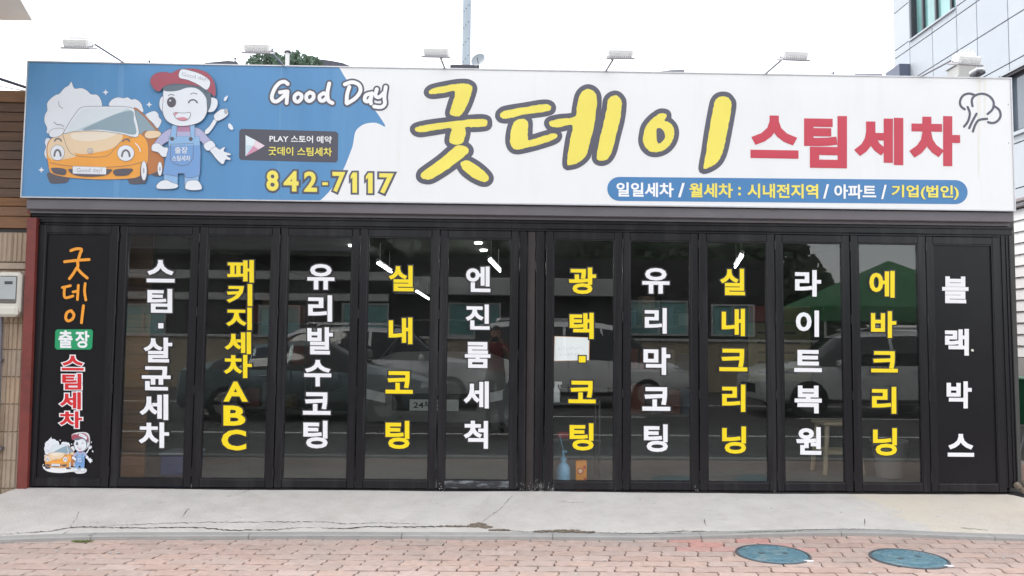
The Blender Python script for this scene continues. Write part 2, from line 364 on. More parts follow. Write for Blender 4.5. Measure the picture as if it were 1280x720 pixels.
def circ(cx, cy_, rx, ry=None, n=22, a0=0, a1=360):
    ry = ry or rx
    full = abs(a1-a0) >= 360
    return [(cx+rx*math.cos(R(a0+(a1-a0)*i/(n if full else n-1))), cy_+ry*math.sin(R(a0+(a1-a0)*i/(n if full else n-1)))) for i in range(n)]
class Print:
    """flat printed artwork: shapes in a drawing's own coordinates, laid on a plane in layers"""
    def __init__(s, conv, Y, base=.0015, step=.00035):
        s.c = conv; s.Y = Y; s.z = base; s.st = step; s.mb = MB(); s.mats = []
    def mi(s, m_):
        if m_ not in s.mats: s.mats.append(m_)
        return s.mats.index(m_)
    def P(s, x, y, z):
        px, py = s.c(x, y); p = at(px, py, s.Y); p.y = s.Y-z; return p
    def fill(s, pts, m_, smooth=True, line=None, lw=2.2, hole=None):
        q = smooth_poly(pts) if smooth else pts
        polys = [[(x, -y) for x, y in q]]
        if hole: polys.append([(x, -y) for x, y in (smooth_poly(hole) if smooth else hole)])
        vs, fs = curve_mesh('poly', polys); s.z += s.st
        s.mb.add([s.P(v.x, -v.y, s.z) for v in vs], fs, s.mi(m_))
        if line: s.stroke(list(q)+[q[0]], line, lw, False)
        return s
    def outline(s, polys, m_, wd):
        """polygons grown by wd, all in one layer"""
        s.z += s.st
        for k, pts in enumerate(polys):
            q = smooth_poly(pts); vs, fs = curve_mesh('poly', [[(x, -y) for x, y in q]], 0, wd, 3)
            s.mb.add([s.P(v.x, -v.y, s.z + s.st*.8*v.z/wd + .00012*k) for v in vs], fs, s.mi(m_))
        s.z += s.st*1.5
        return s
    def stroke(s, pts, m_, wd, smooth=True):
        q = smooth_line(pts) if smooth else pts
        s.z += s.st; n = 8; h = wd/2
        L_ = []; Rr = []
        for i, p in enumerate(q):
            a = q[max(i-1, 0)]; b = q[min(i+1, len(q)-1)]; dx, dy = b[0]-a[0], b[1]-a[1]; l = math.hypot(dx, dy) or 1
            L_.append((p[0]-dy/l*h, p[1]+dx/l*h)); Rr.append((p[0]+dy/l*h, p[1]-dx/l*h))
        k = len(q); vs = [s.P(p[0], p[1], s.z+2.5e-6*i) for i, p in enumerate(L_)]+[s.P(p[0], p[1], s.z+2.5e-6*i) for i, p in enumerate(Rr)]
        s.mb.add(vs, [(i, i+1, k+i+1, k+i) for i in range(k-1)], s.mi(m_))
        if wd > 3:
            for e, (p, o) in enumerate(((q[0], q[1]), (q[-1], q[-2]))):
                ang = math.atan2(p[1]-o[1], p[0]-o[0])
                c = [(p[0]+h*math.cos(ang+math.pi*(j/n-.5)), p[1]+h*math.sin(ang+math.pi*(j/n-.5))) for j in range(n+1)]
                s.mb.add([s.P(x, y, s.z-1e-5-1e-5*e) for x, y in c], [tuple(range(n+1))], s.mi(m_))
        return s
    def text(s, txt, box, m_, bold=.02):
        key = (txt, bold)
        if key not in _cache: _cache[key] = curve_mesh('text', txt, 0, bold, 0)
        vs, fs = _cache[key]; a, b, c, d_ = bbox(vs); x0, y0, x1, y1, tilt = box if len(box) == 5 else box+(0,)
        s.z += s.st
        s.mb.add([s.P(x0+(x1-x0)*(v.x-a)/(b-a), y1+(y0-y1)*(v.y-c)/(d_-c)+tilt*(v.x-a)/(b-a), s.z+.0001*(1+v.z/bold)) for v in vs], fs, s.mi(m_))
        return s
    def build(s, name, parent=None):
        me = bpy.data.meshes.new(name); me.from_pydata(s.mb.v, [], s.mb.f)
        for m_ in s.mats: me.materials.append(m_)
        me.polygons.foreach_set('material_index', s.mb.m); return link(name, me, parent)

# ============================================================ GROUND
ZP, ZR = -.145, -.33                                    # top of the pavers, road
KP = [(-400, 690), (-150, 684), (0, 679.3), (60, 677), (130, 675), (400, 674), (650, 674.8), (800, 676), (850, 675), (900, 673.5), (960, 671.5), (1010, 670.4), (1070, 670), (1120, 671), (1180, 673.5), (1230, 675.5), (1280, 677.2), (1450, 681), (1700, 690)]
KW = [atz(a, b, ZP) for a, b in KP]
def kerb_y(x):
    if x <= KW[0].x: return KW[0].y
    for a, b in zip(KW, KW[1:]):
        if a.x <= x <= b.x: return a.y+(b.y-a.y)*(x-a.x)/(b.x-a.x)
    return KW[-1].y
land = MB()
land.add([(-300, -1.0, -.30), (300, -1.0, -.30), (300, 300, -.30), (-300, 300, -.30)], [(0, 1, 2, 3)])
tag(land.build('ground', M['sand']), kind='structure')
road = MB().add([(-300, -300, ZR), (300, -300, ZR), (300, -2.7, ZR), (-300, -2.7, ZR)], [(0, 1, 2, 3)])
road = tag(road.build('road', M['asph']), kind='structure')
ln = MB(); ln.box(-60, 60, -6.55, -6.43, ZR, ZR+.004); ln.box(-60, 60, -12.6, -12.45, ZR, ZR+.004)
for i in range(-8, 9): ln.box(i*6, i*6+3, -9.6, -9.48, ZR, ZR+.004)
ln.build('lane_marking', M['line'], road)
bed = MB(); bed.box(-60, 60, -2.7, -.95, -.6, ZP-.012)
pave = tag(bed.build('pavement', M['sand']), kind='structure')
rk = MB()
for i in range(-12, 12): rk.box(i*1.0+.004, i*1.0+.996, -2.85, -2.7, -.6, ZP+.005, bev=.01)
rk.build('road_kerb', M['kerb'], pave)
# pavers: interlocking wave-edged blocks, running bond
PW, PH = .2245, .1125
def paver_outline(g=.0040):
    a, b = PW/2-g, PH/2-g; z, e = .010, .0045
    bot = [(-a-z*.2, -b), (-a*.55, -b-e*.2), (-a*.3, -b+e), (a*.3, -b+e), (a*.55, -b-e*.2), (a-z, -b)]
    rgt = [(a-z, -b), (a-z*.6, -b*.3), (a+z, b*.25), (a+z*.9, b)]
    top = [(a+z*.9, b), (a*.55, b-e*.4), (a*.3, b+e*.9), (-a*.3, b+e*.9), (-a*.55, b-e*.4), (-a+z, b)]
    lft = [(-a+z, b), (-a+z*1.1, b*.25), (-a-z*.5, -b*.3), (-a-z, -b)]
    return bot[:-1]+rgt[:-1]+top[:-1]+lft[:-1]
def paver_mb(mb, ox=0, oy=0, oz=0, tx=0, ty=0, ch=.0025):
    o = paver_outline(); n = len(o)
    ins = [(x*(1-ch/PW*2), y*(1-ch/PH*2)) for x, y in o]
    Z = lambda x, y: oz+tx*x+ty*y
    vs = [(x+ox, y+oy, -.05) for x, y in o] + [(x+ox, y+oy, Z(x, y)-.002) for x, y in o] + [(x+ox, y+oy, Z(x, y)) for x, y in ins]
    fs = [(i, (i+1) % n, n+(i+1) % n, n+i) for i in range(n)] + [(n+i, n+(i+1) % n, 2*n+(i+1) % n, 2*n+i) for i in range(n)] + [tuple(range(2*n, 3*n))]
    mb.add(vs, fs)
pm = []
for k in range(6):
    q = MB(); paver_mb(q, tx=random.uniform(-.012, .012), ty=random.uniform(-.02, .02)); me = q.mesh('paver', M['paver']); pm.append(me)
pmr = MB(); paver_mb(pmr); pmr = pmr.mesh('paver', M['paverred'])
mh = [atz(966, 693.3, ZP), atz(1136, 698.8, ZP)]; MR = .222
rest = MB(); npv = 0
for r_ in range(-3, 34):
    y = -1.02-(r_+.5)*PH
    for k in range(-55, 56):
        x = k*PW + (PW/2 if r_ % 2 else 0) + .03
        if y-PH/2 < -2.68 or y > kerb_y(x)+.09 or any((Vector((x, y, ZP))-c).length < MR-.10 for c in mh): continue
        vis = -2.0-.0 < y and abs(x) < .70*(y+CD)+.12 and y > -1.95
        if vis and npv < 300:
            dred = abs(x-atz(925, 681, ZP).x) < .42 and abs(y-atz(925, 683, ZP).y) < .17
            o = link('paver', pmr if dred and random.random() < .8 else random.choice(pm), pave, (x+random.uniform(-.0012, .0012), y+random.uniform(-.0012, .0012), ZP+random.uniform(-.0025, .0015)))
            o.rotation_euler.z = random.uniform(-.008, .008); npv += 1
        else:
            paver_mb(rest, x, y, ZP+random.uniform(-.002, .001))
print('pavers', npv)
for i in range(len(rest.v)):
    v = rest.v[i]
    if v[2] == -.05: rest.v[i] = (v[0], v[1], ZP-.03)
tag(rest.build('paver_field', M['paver'], pave), kind='stuff')
# manholes
for i, c in enumerate(mh):
    t = empty('manhole_cover', (c.x, c.y, ZP))
    tag(t, ['blue painted manhole cover left of the other, red stained pavers beside it', 'worn blue manhole cover at the right with two dark lifting slots'][i], 'manhole cover', 'manhole covers set in the pavers')
    MB().lathe([(MR-.012, -.04), (MR-.012, .007), (MR-.004, .009), (MR+.002, .006), (MR+.004, -.04)], 48).build('iron_ring', M['manring'], t, True)
    q = MB().lathe([(MR-.016, -.03), (MR-.016, .004), (MR-.022, .008), (.135, .008), (.13, .005), (.118, .005), (.113, .009), (.05, .009), (.046, .006), (.001, .006)], 48)
    for a in range(0, 360, 15):
        for rr in (.155, .178):
            x, y = rr*math.cos(R(a+rr*100)), rr*math.sin(R(a+rr*100)); q.box(x-.008, x+.008, y-.006, y+.006, .007, .0105)
    q.build('lid', M['manhole'], t, True)
    sl = MB(); sl.box(-.09, -.05, -.01, .012, .0095, .0115); sl.box(.06, .085, -.02, .008, .0095, .0115); sl.build('lifting_slot', M['manring'], t)
    t.rotation_euler.z = .4*i
    lb = MB()
    lb.prism([(MR*.72+.03*math.cos(R(a)), -MR*.72+.012*math.sin(R(a)), .002) for a in range(0, 360, 45)], (0, 0, .007)).build('paint_blob', M['wht'], t)
    for o in t.children:
        if o.name.startswith('paint_blob'): o.rotation_euler.z = -.4*i+(.0, -.05)[i]
# concrete apron that rises from the kerb to the doors
def door_z(x):
    if x < -3.62: return max(-.118, (x+3.62)*.38)
    if x > 4.05: return max(-.06, -(x-4.05)*.25)
    return 0
nx, ny = 330, 22; q = MB(); vs = []
for i in range(nx+1):
    x = -8.2+16.6*i/nx; ky = kerb_y(x)+.062; z0 = door_z(x)
    for j in range(ny+1):
        t = j/ny; y = ky+(.30-ky)*t; s_ = min(1, t*1.27)
        z = -.117*(1-s_)+z0*s_ - .002 + .0045*noise.noise(Vector((x*1.3, y*1.6, 0))) + .0015*noise.noise(Vector((x*7, y*7, 3)))
        if j == 0: z -= .006
        vs.append((x, y, min(z, -.0035 if y > -.12 and abs(x) < 3.6 else 9)))
q.add(vs, [(i*(ny+1)+j, (i+1)*(ny+1)+j, (i+1)*(ny+1)+j+1, i*(ny+1)+j+1) for i in range(nx) for j in range(ny)])
ap = q.build('apron', M['conc'], None, True); tag(ap, kind='structure')
def apron_z(x, y):
    ky = kerb_y(x)+.062; t = (y-ky)/(.30-ky); s_ = min(1, max(0, t)*1.27)
    return -.117*(1-s_)+door_z(x)*s_-.002+.0045*noise.noise(Vector((x*1.3, y*1.6, 0)))
def on_apron(px, py):
    p = atz(px, py, -.06)
    for _ in range(6): p = atz(px, py, apron_z(p.x, p.y))
    return p
def crack(pts, w0, name='crack', mt='crack', jit=1.2):
    """dirt-filled crack following the slab: a ragged strip"""
    P = []
    for (a, b) in zip(pts, pts[1:]):
        k = max(2, int(math.hypot(b[0]-a[0], b[1]-a[1])/3))
        for i in range(k): P.append((a[0]+(b[0]-a[0])*i/k, a[1]+(b[1]-a[1])*i/k+random.uniform(-jit, jit)*.5))
    P.append(pts[-1]); vs = []; fs = []
    for i, (a, b) in enumerate(P):
        c = on_apron(a, b); h = 1.45*w0*random.uniform(.25, 1.3)*(1-abs(2*i/(len(P)-1)-1)**4*.9)/2
        for s_ in (-1, 1): vs.append((c.x+random.uniform(-.004, .004), c.y+s_*h, apron_z(c.x, c.y)+.0025))
        if i: fs.append((2*i-2, 2*i-1, 2*i+1, 2*i))
    q = MB().add(vs, fs); return q.build(name, M[mt], ap)
crack([(0, 668.5), (30, 666), (60, 664.5), (88, 659.5), (100, 658.5), (135, 659.5), (180, 660), (225, 659), (255, 660), (285, 663), (345, 662.5), (365, 660), (400, 659)], .013)
crack([(400, 659.5), (430, 661), (460, 658.5), (500, 659), (540, 658.5), (570, 657.5), (590, 658)], .016)
crack([(110, 659), (150, 656.5), (200, 654.5), (250, 653), (330, 652.5), (400, 652), (430, 655), (470, 653.5), (540, 655)], .006)
crack([(88, 657), (95, 649), (99, 640)], .004); crack([(280, 622), (300, 618), (312, 613)], .006); crack([(225, 650), (236, 636)], .004)
crack([(600, 655), (612, 645), (625, 637), (640, 621)], .005)
crack([(78, 668), (86, 664)], .012); crack([(108, 672), (120, 666)], .010)
crack([(605, 659), (620, 663), (650, 664.5), (700, 664.8), (740, 666), (800, 667), (860, 666.8), (900, 666.3), (950, 665.5), (985, 664.5), (1010, 662.5), (1060, 661.3), (1090, 662), (1128, 663)], .008)
crack([(880, 648), (882, 657)], .003); crack([(1081, 648), (1081, 658)], .004); crack([(700, 627), (715, 629), (730, 628)], .005); crack([(1200, 660), (1235, 663)], .007)
crack([(810, 665.5), (860, 664), (900, 664.5)], .007)
def rubble(px0, px1, py, hgt, n, parent=ap):
    q = MB()
    for i in range(n):
        a = random.uniform(px0, px1); t = (a-px0)/(px1-px0); c = on_apron(a, py+random.uniform(-hgt, hgt)*math.sin(math.pi*t)*.8)
        r_ = random.uniform(.004, .013); bm = bmesh.new(); bmesh.ops.create_icosphere(bm, subdivisions=1, radius=r_)
        for v in bm.verts: v.co = Vector((v.co.x*1.4, v.co.y, v.co.z*.6))*random.uniform(.7, 1.2)+Vector((c.x, c.y, apron_z(c.x, c.y)+r_*.25))
        q.frombm(bm)
    return tag(q.build('rubble', M['rubble'], parent), kind='stuff')
rubble(583, 600, 658.3, 1.0, 35); rubble(590, 606, 655.8, 2.4, 130); rubble(600, 614, 659, 1.8, 70); rubble(668, 692, 664.6, 1.1, 40); rubble(684, 725, 664.0, 1.7, 90); rubble(718, 742, 665.2, .9, 30); rubble(612, 635, 663, .8, 50); rubble(548, 582, 658.3, .5, 60)
# kerbstones
kb = empty('kerb'); tag(kb, kind='structure')
kx0 = atz(503, 672, ZP).x
for k in range(-9, 9):
    a, b = kx0+k*.985+.002, kx0+(k+1)*.985-.002; q = MB(); vs = []; n = 8
    for i in range(n+1):
        x = a+(b-a)*i/n; y = kerb_y(x); zt = -.118 if abs(x) < 9 else ZP
        vs += [(x, y, -.3), (x, y, zt-.006), (x, y+.007, zt), (x, y+.085, zt+.001), (x, y+.085, -.3)]
    fs = [(i*5+j, i*5+j+1, i*5+j+6, i*5+j+5) for i in range(n) for j in range(4)]+[(0, 1, 2, 3, 4), (n*5+4, n*5+3, n*5+2, n*5+1, n*5)]
    q.add(vs, fs).build('kerbstone', M['kerb'], kb)
# a tuft of weed at the kerb and scattered grit
c = atz(103, 677.5, ZP); q = MB()
for i in range(170):
    x, y = c.x+random.gauss(0, .028), c.y-abs(random.gauss(0, .010)); a = random.uniform(0, 6.28); l = random.uniform(.008, .022); b = Vector((x, y, ZP))
    q.add([b, b+Vector((math.cos(a)*l*.4, math.sin(a)*l*.4, l*.6)), b+Vector((math.cos(a+.5)*l, math.sin(a+.5)*l, l*.5))], [(0, 1, 2)])
tag(q.build('weeds', M['weed']), 'small tuft of yellow green weed growing at the kerb on the left', 'weeds', kind='stuff')
q = MB()
for i in range(90):
    if i < 45: p = on_apron(random.uniform(20, 1250), random.uniform(612, 664)); z = apron_z(p.x, p.y)+.002
    else: p = atz(random.uniform(0, 1280), random.uniform(680, 719), ZP); z = ZP+.001
    r_ = random.uniform(.002, .006); q.box(p.x-r_, p.x+r_*1.4, p.y-r_, p.y+r_, z-.001, z+r_*.7)
tag(q.build('grit', M['band']), 'scattered bits of pale grit lying on the apron and pavers', 'grit', kind='stuff')

# ============================================================ SHOP
shop = empty('car_wash_shop', (0, 0, 0))
tag(shop, 'black fronted steam car wash shop with twelve folding glass door panels in the middle', 'shop')
XL, XR, XC0, XC1 = -3.60, 4.11, .185, .395
H0, H1 = 2.035, 2.10                          # top of the door panels, top of the frame
SB, ST = 2.212, 3.288                         # sign bottom and top
def worn_edge(): return M['black']
# outer frame members
q = MB(); q.box(XL-.02, XR+.03, -.02, .06, H0, H1, bev=.006); q.box(XL-.02, XR+.03, -.035, .05, H1-.018, H1+.004, bev=.003)
q.box(XL, XR, -.008, .055, H0-.012, H0+.004); q.build('head_frame', M['black'], shop)
q = MB()
q.prism([tuple(p) for p in (at(1247, 284, -.005), at(1261.5, 284, -.005), at(1273, 610, -.005), at(1258, 610, -.005))], (0, .09, 0))
for dx in (.012, .05, .075): 
    a, b = at(1249, 284, -.012), at(1260, 610, -.012); q.prism([(a.x+dx, a.y, a.z), (a.x+dx+.006, a.y, a.z), (b.x+dx+.006, b.y, b.z), (b.x+dx, b.y, b.z)], (0, .01, 0))
q.build('end_post', M['black'], shop)
q = MB(); q.box(XL-.015, XL+.055, -.004, .05, 0, H0-.003, bev=.004); q.build('jamb', M['black'], shop)
# red-brown corner post and lintel edge
a, b, c, d_ = at(34, 272, -.06), at(45.5, 272, -.06), at(33.5, 610, -.06), at(20.5, 615, -.06)
q = MB(); q.prism([tuple(a), tuple(b), tuple(c), tuple(d_)], (0, .22, 0)); q.build('red_corner_post', M['red_post'], shop)
a, b = at(34, 269.5, -.058), at(265, 279.5, -.058)
q = MB(); q.box(a.x, b.x, -.058, -.036, H1+.004, H1+.030); q.build('red_lintel_edge', M['red_post'], shop)
# grey steel beam below the sign
a = at(33, 252, -.10); q = MB(); q.box(a.x, 4.098, -.10, .12, H1+.030, SB-.004, bev=.004); q.box(a.x+.01, 4.09, -.06, .1, H1+.004, H1+.032)
q.build('steel_beam', M['beam'], shop)
# centre posts between the two sets of doors
q = MB(); q.box(XC0+.004, XC0+.062, -.006, .05, 0, H0-.014, bev=.004); q.box(XC0+.135, XC1-.006, -.006, .05, 0, H0-.014, bev=.004)
for x in (XC0+.02, XC0+.04, XC1-.05, XC1-.025): q.box(x, x+.006, -.012, -.004, .005, H0-.02)
q.build('centre_post', M['black'], shop)
MB().box(XC0+.066, XC0+.131, .004, .06, 0, H0-.014, bev=.004).build('rusty_channel', M['brown_post'], shop)
q = MB(); q.box(XC0+.075, XC0+.079, -.004, .003, 0, H0-.02); q.build('channel_edge', M['brown_post'], shop)
MB().box(XL-.02, XR+.05, -.03, .055, -.04, -.0005).build('threshold', M['black'], shop)
# scraped paint flakes at the feet of the posts
def flakes(boxes, name, mt, n=26):
    q = MB()
    for (x0, x1, y, z0, z1) in boxes:
        for _ in range(n):
            x, z = random.uniform(x0, x1), z0+(z1-z0)*random.random()**1.8; r_ = random.uniform(.0012, .0045)
            ps = [(x+r_*math.cos(a)*random.uniform(.5, 1.1), y, z+r_*math.sin(a)*random.uniform(.6, 1.8)) for a in [k*1.05 for k in range(6)]]
            q.prism(ps, (0, .0015, 0))
    return tag(q.build(name, M[mt], shop), kind='stuff')
flakes([(XC0+.01, XC0+.06, -.0085, .0, .06), (XC0+.07, XC0+.128, .0015, 0, .05), (XC1-.07, XC1-.01, -.0085, 0, .10), (XC1+.005, XC1+.055, -.0275, .01, .22), (XC1+.03, XC1+.08, -.0275, .0, .05)], 'paint_flakes', 'kerb', 12)
flakes([(XC1+.545, XC1+.60, -.0275, 0, .07), (XC0-.60, XC0-.56, -.0275, 0, .05), (XC1+1.79, XC1+1.81, -.0275, 0, .12), (XL+1.26, XL+1.29, -.0275, 0, .04), (XC1+.59*2-.01, XC1+.59*2+.02, -.0275, 0, .06)], 'scuff_marks', 'kerb', 6)
c = at(1216, 438, -.028); q = MB().lathe([(.002, 0), (.01, .002), (.011, .008)], 10, axis='Y', c=(c.x, c.y, c.z)); q.build('sticker_scrap', M['cream'], shop)

# lettering of the twelve panels (pixel boxes of every character)
W, Yl = M['wht'], M['yel2']
LET = {
 1: (W, True, [('스',183,325,218,353),('팀',184,361,215,391),('.',197.5,404,204,410.5),('살',179,422,215,453),('균',177,458,213,488),('세',174,493,210,525),('차',173,528,211,560)]),
 2: (Yl, True, [('패',284,325,317.5,353),('키',283.5,355,315.5,382.5),('지',283,384.5,315,412.5),('세',281,415,314,442.5),('차',280,443.5,315,472.5),('A',279.5,477,310,502),('B',279.5,507,307,532),('C',277,537,308,563)]),
 3: (W, True, [('유',384,330,418,362),('리',385,369,415,402),('발',384,409,416,443),('수',380,450,414,483),('코',378.5,490.5,413,518.5),('팅',379,526,409.5,560.5)]),
 4: (Yl, True, [('실',486,332,517,364),('내',486,397,515.5,430),('코',482,464,516,492),('팅',482,526,512,561)]),
 5: (W, True, [('엔',582.5,333,613,365),('진',582,380.5,612,412),('룸',581,427.5,613,460),('세',579.5,476.7,611,510.5),('척',579.5,526,610,561)]),
 6: (Yl, True, [('광',711,334.5,745,367.5),('택',712,391,742,423.6),('.',723.5,445,732,453),('코',710.5,476,744.5,504),('팅',712,529,742,563)]),
 7: (W, True, [('유',803,335,837,367),('리',806,385,833.6,417),('막',804.5,434.5,838,468.6),('코',803,484,838,513.5),('팅',805,530.5,835,565)]),
 8: (Yl, True, [('실',900,336,931,369),('내',902,386,931,420),('크',899,436,934,464),('리',902.5,480.6,931.5,514.7),('닝',902.5,533,932.5,567)]),
 9: (W, False, [('라',994,337.5,1026.7,370.6),('이',995,388,1024,421),('트',993,437.5,1027.5,465),('복',993.5,482,1027.5,516.7),('원',995.5,534,1027,568.5)]),
 10: (Yl, True, [('에',1086.5,338.6,1118,372),('바',1088.5,389,1120,422.3),('크',1088.6,439,1122,465.5),('리',1089.7,483.5,1120,517),('닝',1091,535,1121,569.4)]),
 11: (W, False, [('블',1178,345.5,1211,379),('랙',1181.5,411,1211.5,444.4),('박',1183.6,476.7,1215,510.5),('스',1185,542.5,1218,571)]),
}
PLAB = ['solid black door panel with orange, green and red lettering and a small car cartoon, far left', 'glass door panel with white lettering, beside the solid left panel', 'glass door panel with yellow lettering ending in ABC',
 'third glass door panel from the left, six white characters', 'glass door panel with four widely spaced yellow characters', 'glass door panel with white lettering and a scraped bottom rail, left of the centre posts',
 'glass door panel with a white paper notice behind its yellow lettering', 'glass door panel with five white characters, right of the one with the paper notice', 'glass door panel with five yellow characters in the middle of the right group',
 'glass door panel with five white characters, fourth in the right group', 'glass door panel with yellow lettering, beside the solid right panel', 'solid black door panel with four white characters, far right']
panes = []
for k in range(12):
    if k < 6: x0 = XL+.03+(XC0-XL-.03)*k/6; x1 = XL+.03+(XC0-XL-.03)*(k+1)/6
    else: x0 = XC1+(XR-.075-XC1)*(k-6)/6; x1 = XC1+(XR-.075-XC1)*(k-5)/6
    x0 += .0035; x1 -= .0035; solid = k in (0, 11)
    sw = .058; top = H0-.016; tr = .062; br = .066
    fold = (.006 if k % 2 else -.002)                  # folding leaves never sit perfectly in line
    t = empty('door_panel', (0, fold, 0), shop); t['label'] = PLAB[k]
    yf, yb = -.026, .016
    q = MB()
    for a, b in ((x0, x0+sw), (x1-sw, x1)):
        q.box(a, b, yf, yb, .002, top, bev=.004)
    q.build('stile', M['black'], t)
    worn = M['black_worn'] if k == 5 else M['black']
    q = MB(); q.box(x0+sw+.0005, x1-sw-.0005, yf+.001, yb-.001, .004, br, bev=.004); q.build('bottom_rail', worn, t)
    q = MB(); q.box(x0+sw+.0005, x1-sw-.0005, yf+.001, yb-.001, top-tr, top-.002, bev=.004); q.build('top_rail', M['black'], t)
    gx0, gx1, gz0, gz1 = x0+sw, x1-sw, br, top-tr
    q = MB(); bw = .009
    q.box(gx0, gx0+bw, yf+.006, yb-.004, gz0+.001, gz1-.001); q.box(gx1-bw, gx1, yf+.006, yb-.004, gz0+.001, gz1-.001)
    q.box(gx0+bw, gx1-bw, yf+.007, yb-.005, gz0+.0005, gz0+bw); q.box(gx0+bw, gx1-bw, yf+.007, yb-.005, gz1-bw, gz1-.0005)
    q.build('glazing_bead', M['black'], t)
    # hinge knuckles
    q = MB()
    if k not in (5, 11):
        for z in (.12, .75, 1.35, 1.93): q.lathe([(.007, z-.035), (.007, z+.035)], 8, c=(x1+.0035, yf-.001, 0))
        tag(q.build('hinge', M['black'], t), kind='stuff')
    if solid: MB().box(gx0+.003, gx1-.003, -.008, .002, gz0+.003, gz1-.003, bev=.003).build('panel_board', M['black_panel'], t)
    else:
        MB().box(gx0+.003, gx1-.003, -.010, -.004, gz0+.003, gz1-.003).build('glass_pane', M['glass'], t)
    YL = -.0115+.0
    if k in LET:
        f_, ol, ls = LET[k]
        for (ch, a, b, c, d_) in ls:
            if ch == '.':
                g = [at(a, b, YL), at(c, b, YL), at(c, d_, YL), at(a, d_, YL)]
                q = MB()
                if ol:
                    e = .009; q.prism([(g[0].x-e, YL, g[0].z+e), (g[1].x+e, YL, g[1].z+e), (g[2].x+e, YL, g[2].z-e), (g[3].x-e, YL, g[3].z-e)], (0, -.0006, 0), 1)
                q.prism([(p.x, YL-.0008, p.z) for p in g], (0, -.0005, 0), 0)
                q.build('letter', [f_, M['outl']], t)
            else:
                lat = ch in 'ABC'
                glyph('letter', ch, (a, b, c, d_), YL, f_, M['outl'] if ol else None, .034 if lat else (.030 if k not in (9, 11) else .034), .042 if not lat else .05, t)
    if k == 0:
        # orange handwriting
        o0 = (0, 260); s_ = 3.6
        def hand(name, strokes, m_, wd):
            P_ = Print(lambda x, y: (x/s_, 260+y/s_), YL)
            for st in strokes: P_.stroke(st, m_, wd)
            return P_.build(name, t)
        hand('letter', [[(320, 192), (345, 184), (368, 186), (362, 205), (355, 228)], [(292, 242), (345, 236), (402, 232)], [(350, 240), (352, 262), (345, 272), (330, 297), (314, 318)], [(352, 275), (370, 295), (394, 315)]], M['orange'], 13)
        hand('letter', [[(282, 358), (318, 350)], [(292, 362), (290, 385), (296, 404), (330, 396)], [(330, 378), (350, 374)], [(354, 348), (352, 380), (350, 412)], [(385, 340), (382, 375), (388, 414)]], M['orange'], 12)
        hand('letter', [[(322, 462), (304, 470), (297, 492), (306, 508), (326, 500), (334, 480), (322, 463)], [(377, 440), (372, 480), (368, 516)]], M['orange'], 13)
        P_ = Print(lambda x, y: (x/s_, 260+y/s_), YL)
        bx = [(258, 546), (412, 546), (420, 554), (416, 628), (408, 637), (256, 637), (248, 628), (250, 554)]
        P_.fill(bx, M['green'], False); P_.build('green_label', t)
        glyph('letter', '출', (73.5, 413, 91, 435), YL-.0012, M['wht'], None, .03, parent=t); glyph('letter', '장', (94.5, 413.5, 112, 435), YL-.0012, M['wht'], None, .03, parent=t)
        for ch, a, b, c, d_ in [('스', 77.5, 444.5, 105, 463), ('팀', 78, 467, 102, 487), ('세', 75, 490, 101.5, 511.5), ('차', 74.5, 514, 103, 535)]:
            glyph('letter', ch, (a, b, c, d_), YL, M['reds'], M['wht'], .034, .05, t)

# ============================================================ SIGN
sign = empty('shop_sign', (0, -.12, SB))
tag(sign, 'long white and blue shop signboard with big yellow lettering above the doors', 'sign')
sign.location = (0, 0, 0)
SX0, SX1 = -3.662, 4.102; YS = -.12
q = MB(); q.box(SX0+.004, SX1-.004, YS+.012, .12, SB+.004, ST-.004); q.build('sign_box', M['alu'], sign)
# face: white flex and blue print meet along the swoosh
bd = [(445, 47), (475, 100), (495, 118), (530, 150), (560, 185), (600, 235), (630, 275), (655, 318), (625, 305), (600, 300), (560, 306), (528, 328), (516, 352), (508, 400), (494, 440), (470, 500), (440, 555), (400, 612), (350, 660)]
bdw = [at(300+x/3.6, 70+y/3.6, YS) for x, y in smooth_line(bd, 3)]
bdw[0].z = ST-.008; bdw[-1].z = SB+.008
q = MB(); q.prism([(SX0+.008, YS, ST-.008)]+[(p.x, YS, min(p.z, ST-.008)) for p in bdw]+[(SX0+.008, YS, SB+.008)], (0, .01, 0)); q.build('blue_face', M['blue_face'], sign)
q = MB(); q.prism([(p.x+.0002, YS, min(p.z, ST-.008)) for p in bdw]+[(SX1-.008, YS, SB+.008), (SX1-.008, YS, ST-.008)], (0, .01, 0)); q.build('white_face', M['white_face'], sign)
q = MB()
for (a, b, c, d_) in ((SX0, SX1, SB, SB+.010), (SX0, SX1, ST-.010, ST), (SX0, SX0+.010, SB+.010, ST-.010), (SX1-.010, SX1, SB+.010, ST-.010)): q.box(a, b, YS-.006, YS+.03, c, d_)
q.build('trim', M['alu'], sign)
q = MB()
for a, b in ((1260.5, 130.5), (1261, 178.5)):
    c = at(a, b, YS); q.lathe([(.004, -.003), (.006, -.001), (.006, .002)], 8, axis='Y', c=(c.x, YS, c.z))
q.build('screw', M['alu'], sign)
